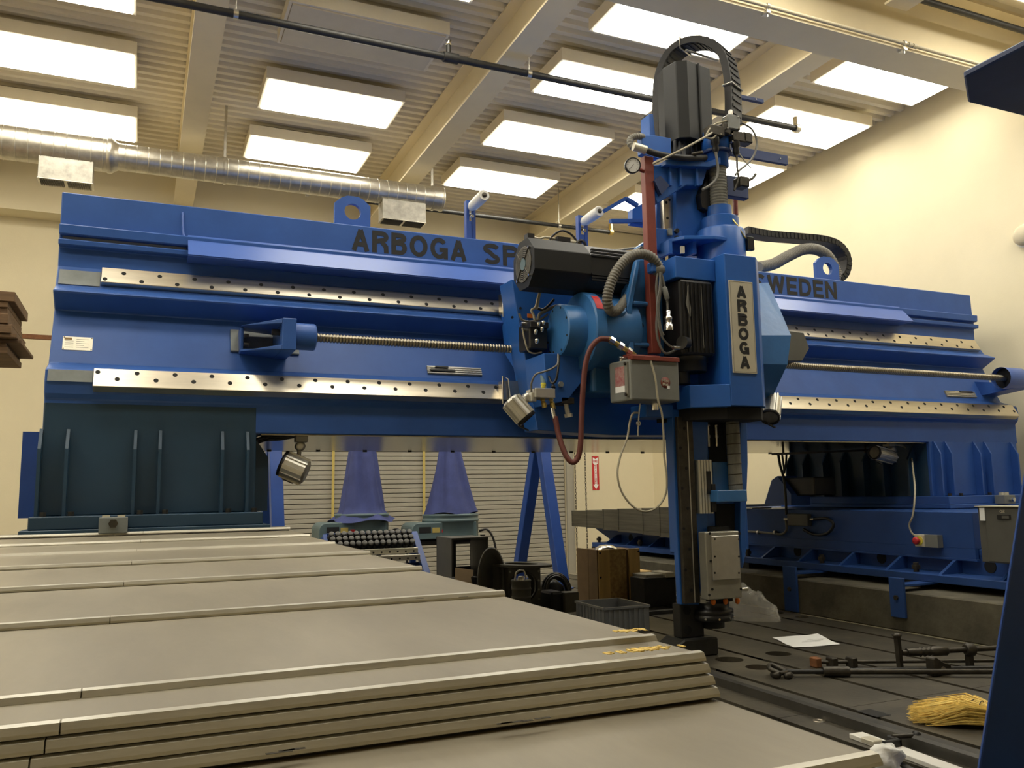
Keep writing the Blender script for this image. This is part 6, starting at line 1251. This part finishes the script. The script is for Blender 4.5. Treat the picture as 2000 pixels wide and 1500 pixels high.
# ================================================================ LEFT WALL LUMBER
rnd = random.Random(12); Yq = 8.6
lrk = thing('lumber_rack', 'steel cantilever rack on the left wall holding lumber', 'rack', (XL, Yq, 0))
for y in (Yq - .5, Yq + .45):
    MB().box(XL + .004, XL + .06, y, y + .06, -H, 2.4).build('upright', 'navy', lrk)
zr = P(10, 706, Yq).z
for y in (Yq - .5, Yq + .45): MB().box(XL + .06, XL + 3.2, y, y + .05, zr - .05, zr).build('arm', 'navy', lrk)
boards = [(17, 692, 703, .12), (13, 684, 692, .22), (42, 682, 688, .05), (36, 677, 683, .2), (26, 668, 682, .28), (26, 666, 669, .1), (18, 650, 668, .24), (14, 637, 650, .2), (15, 627, 637, .16), (30, 595, 612, .2)]
lab = ['thick dark board at the bottom of the lumber stack', 'narrow board second from the bottom of the lumber stack', 'thin strip sticking out farthest from the lumber stack', 'rough batten above the thin strip in the stack', 'wide brown plank midway in the lumber stack', 'thin lath lying on the wide brown plank', 'thick grey plank above the middle of the stack', 'weathered board third from the top of the stack', 'split board second from the top of the stack', 'broad orange brown board topmost in the lumber stack']
zprev = zr
hts = [.055, .04, .03, .032, .07, .018, .085, .065, .05, .085]
for (px, py0, py1, w), l_, h_ in zip(boards, lab, hts):
    xe_ = P(px, (py0 + py1) / 2, Yq - .4).x; yo = rnd.uniform(-.12, .06)
    tag(MB().box(XL + .1, xe_, Yq - .45 + yo, Yq + .45 + yo, zprev, zprev + h_).build('lumber_board', 'wood', None, .004), l_, 'board', 'boards on the wall rack'); zprev += h_ + .001
Xe = P(130, 664, 9.4).x; zz_ = P(60, 657, 9.4).z
tag(MB().box(XL + .02, .3, 9.4, 9.44, zz_ - .022, zz_ + .022).build('steel_bar', 'rust'), 'long thin brown bar running behind the bridge from the lumber', 'bar')
for x in (XL + .5, .2): tag(MB().box(x, x + .04, 9.4, 9.44, -H, zz_ - .022).build('bar_stand', 'navy'), 'dark upright carrying the %s end of the long brown bar' % ('far left' if x < 0 else 'hidden right'), 'stand')
# ================================================================ FOREGROUND CRANE AT RIGHT
fc = thing('gantry_crane', 'blue crane frame at the right edge, slanted leg below dark plate', 'crane', (2.4, 2.2, -H))
Yl = 2.2; a = P(1995, 968, Yl); c = P(1911, 1500, Yl); d_ = (a - c); sl_ = d_.x / d_.z
ztop = 1.9; foot = Vector((c.x + (-H - c.z) * sl_, Yl, -H)); topp = Vector((c.x + (ztop - c.z) * sl_, Yl, ztop)); wl_ = .30
MB().hexa([foot, foot + Vector((wl_, 0, 0)), foot + Vector((wl_, .16, 0)), foot + Vector((.22, .16, 0)), topp, topp + Vector((wl_, 0, 0)), topp + Vector((wl_, .16, 0)), topp + Vector((.22, .16, 0))]).build('leg', 'craneblue', fc, .012, 2)
MB().box(foot.x + .24, foot.x + wl_ + .1, Yl + .01, Yl + .15, -H, -H + .02).build('foot_plate', 'craneblue', fc, .004)
k0 = PZ(1883, 152, ztop); k1 = PZ(1891, 201, ztop)
MB().prism([(k0.x, k0.y), (k1.x, k1.y), (6.2, k1.y), (6.2, 1.0), (k0.x, 1.0)], 'z', ztop, ztop + .035).build('top_plate', 'navy', fc, .008)
MB().box(k0.x + .7, 6.2, 1.0, k0.y - .5, ztop + .05, ztop + .25).build('box_beam', 'craneblue', fc, .004)
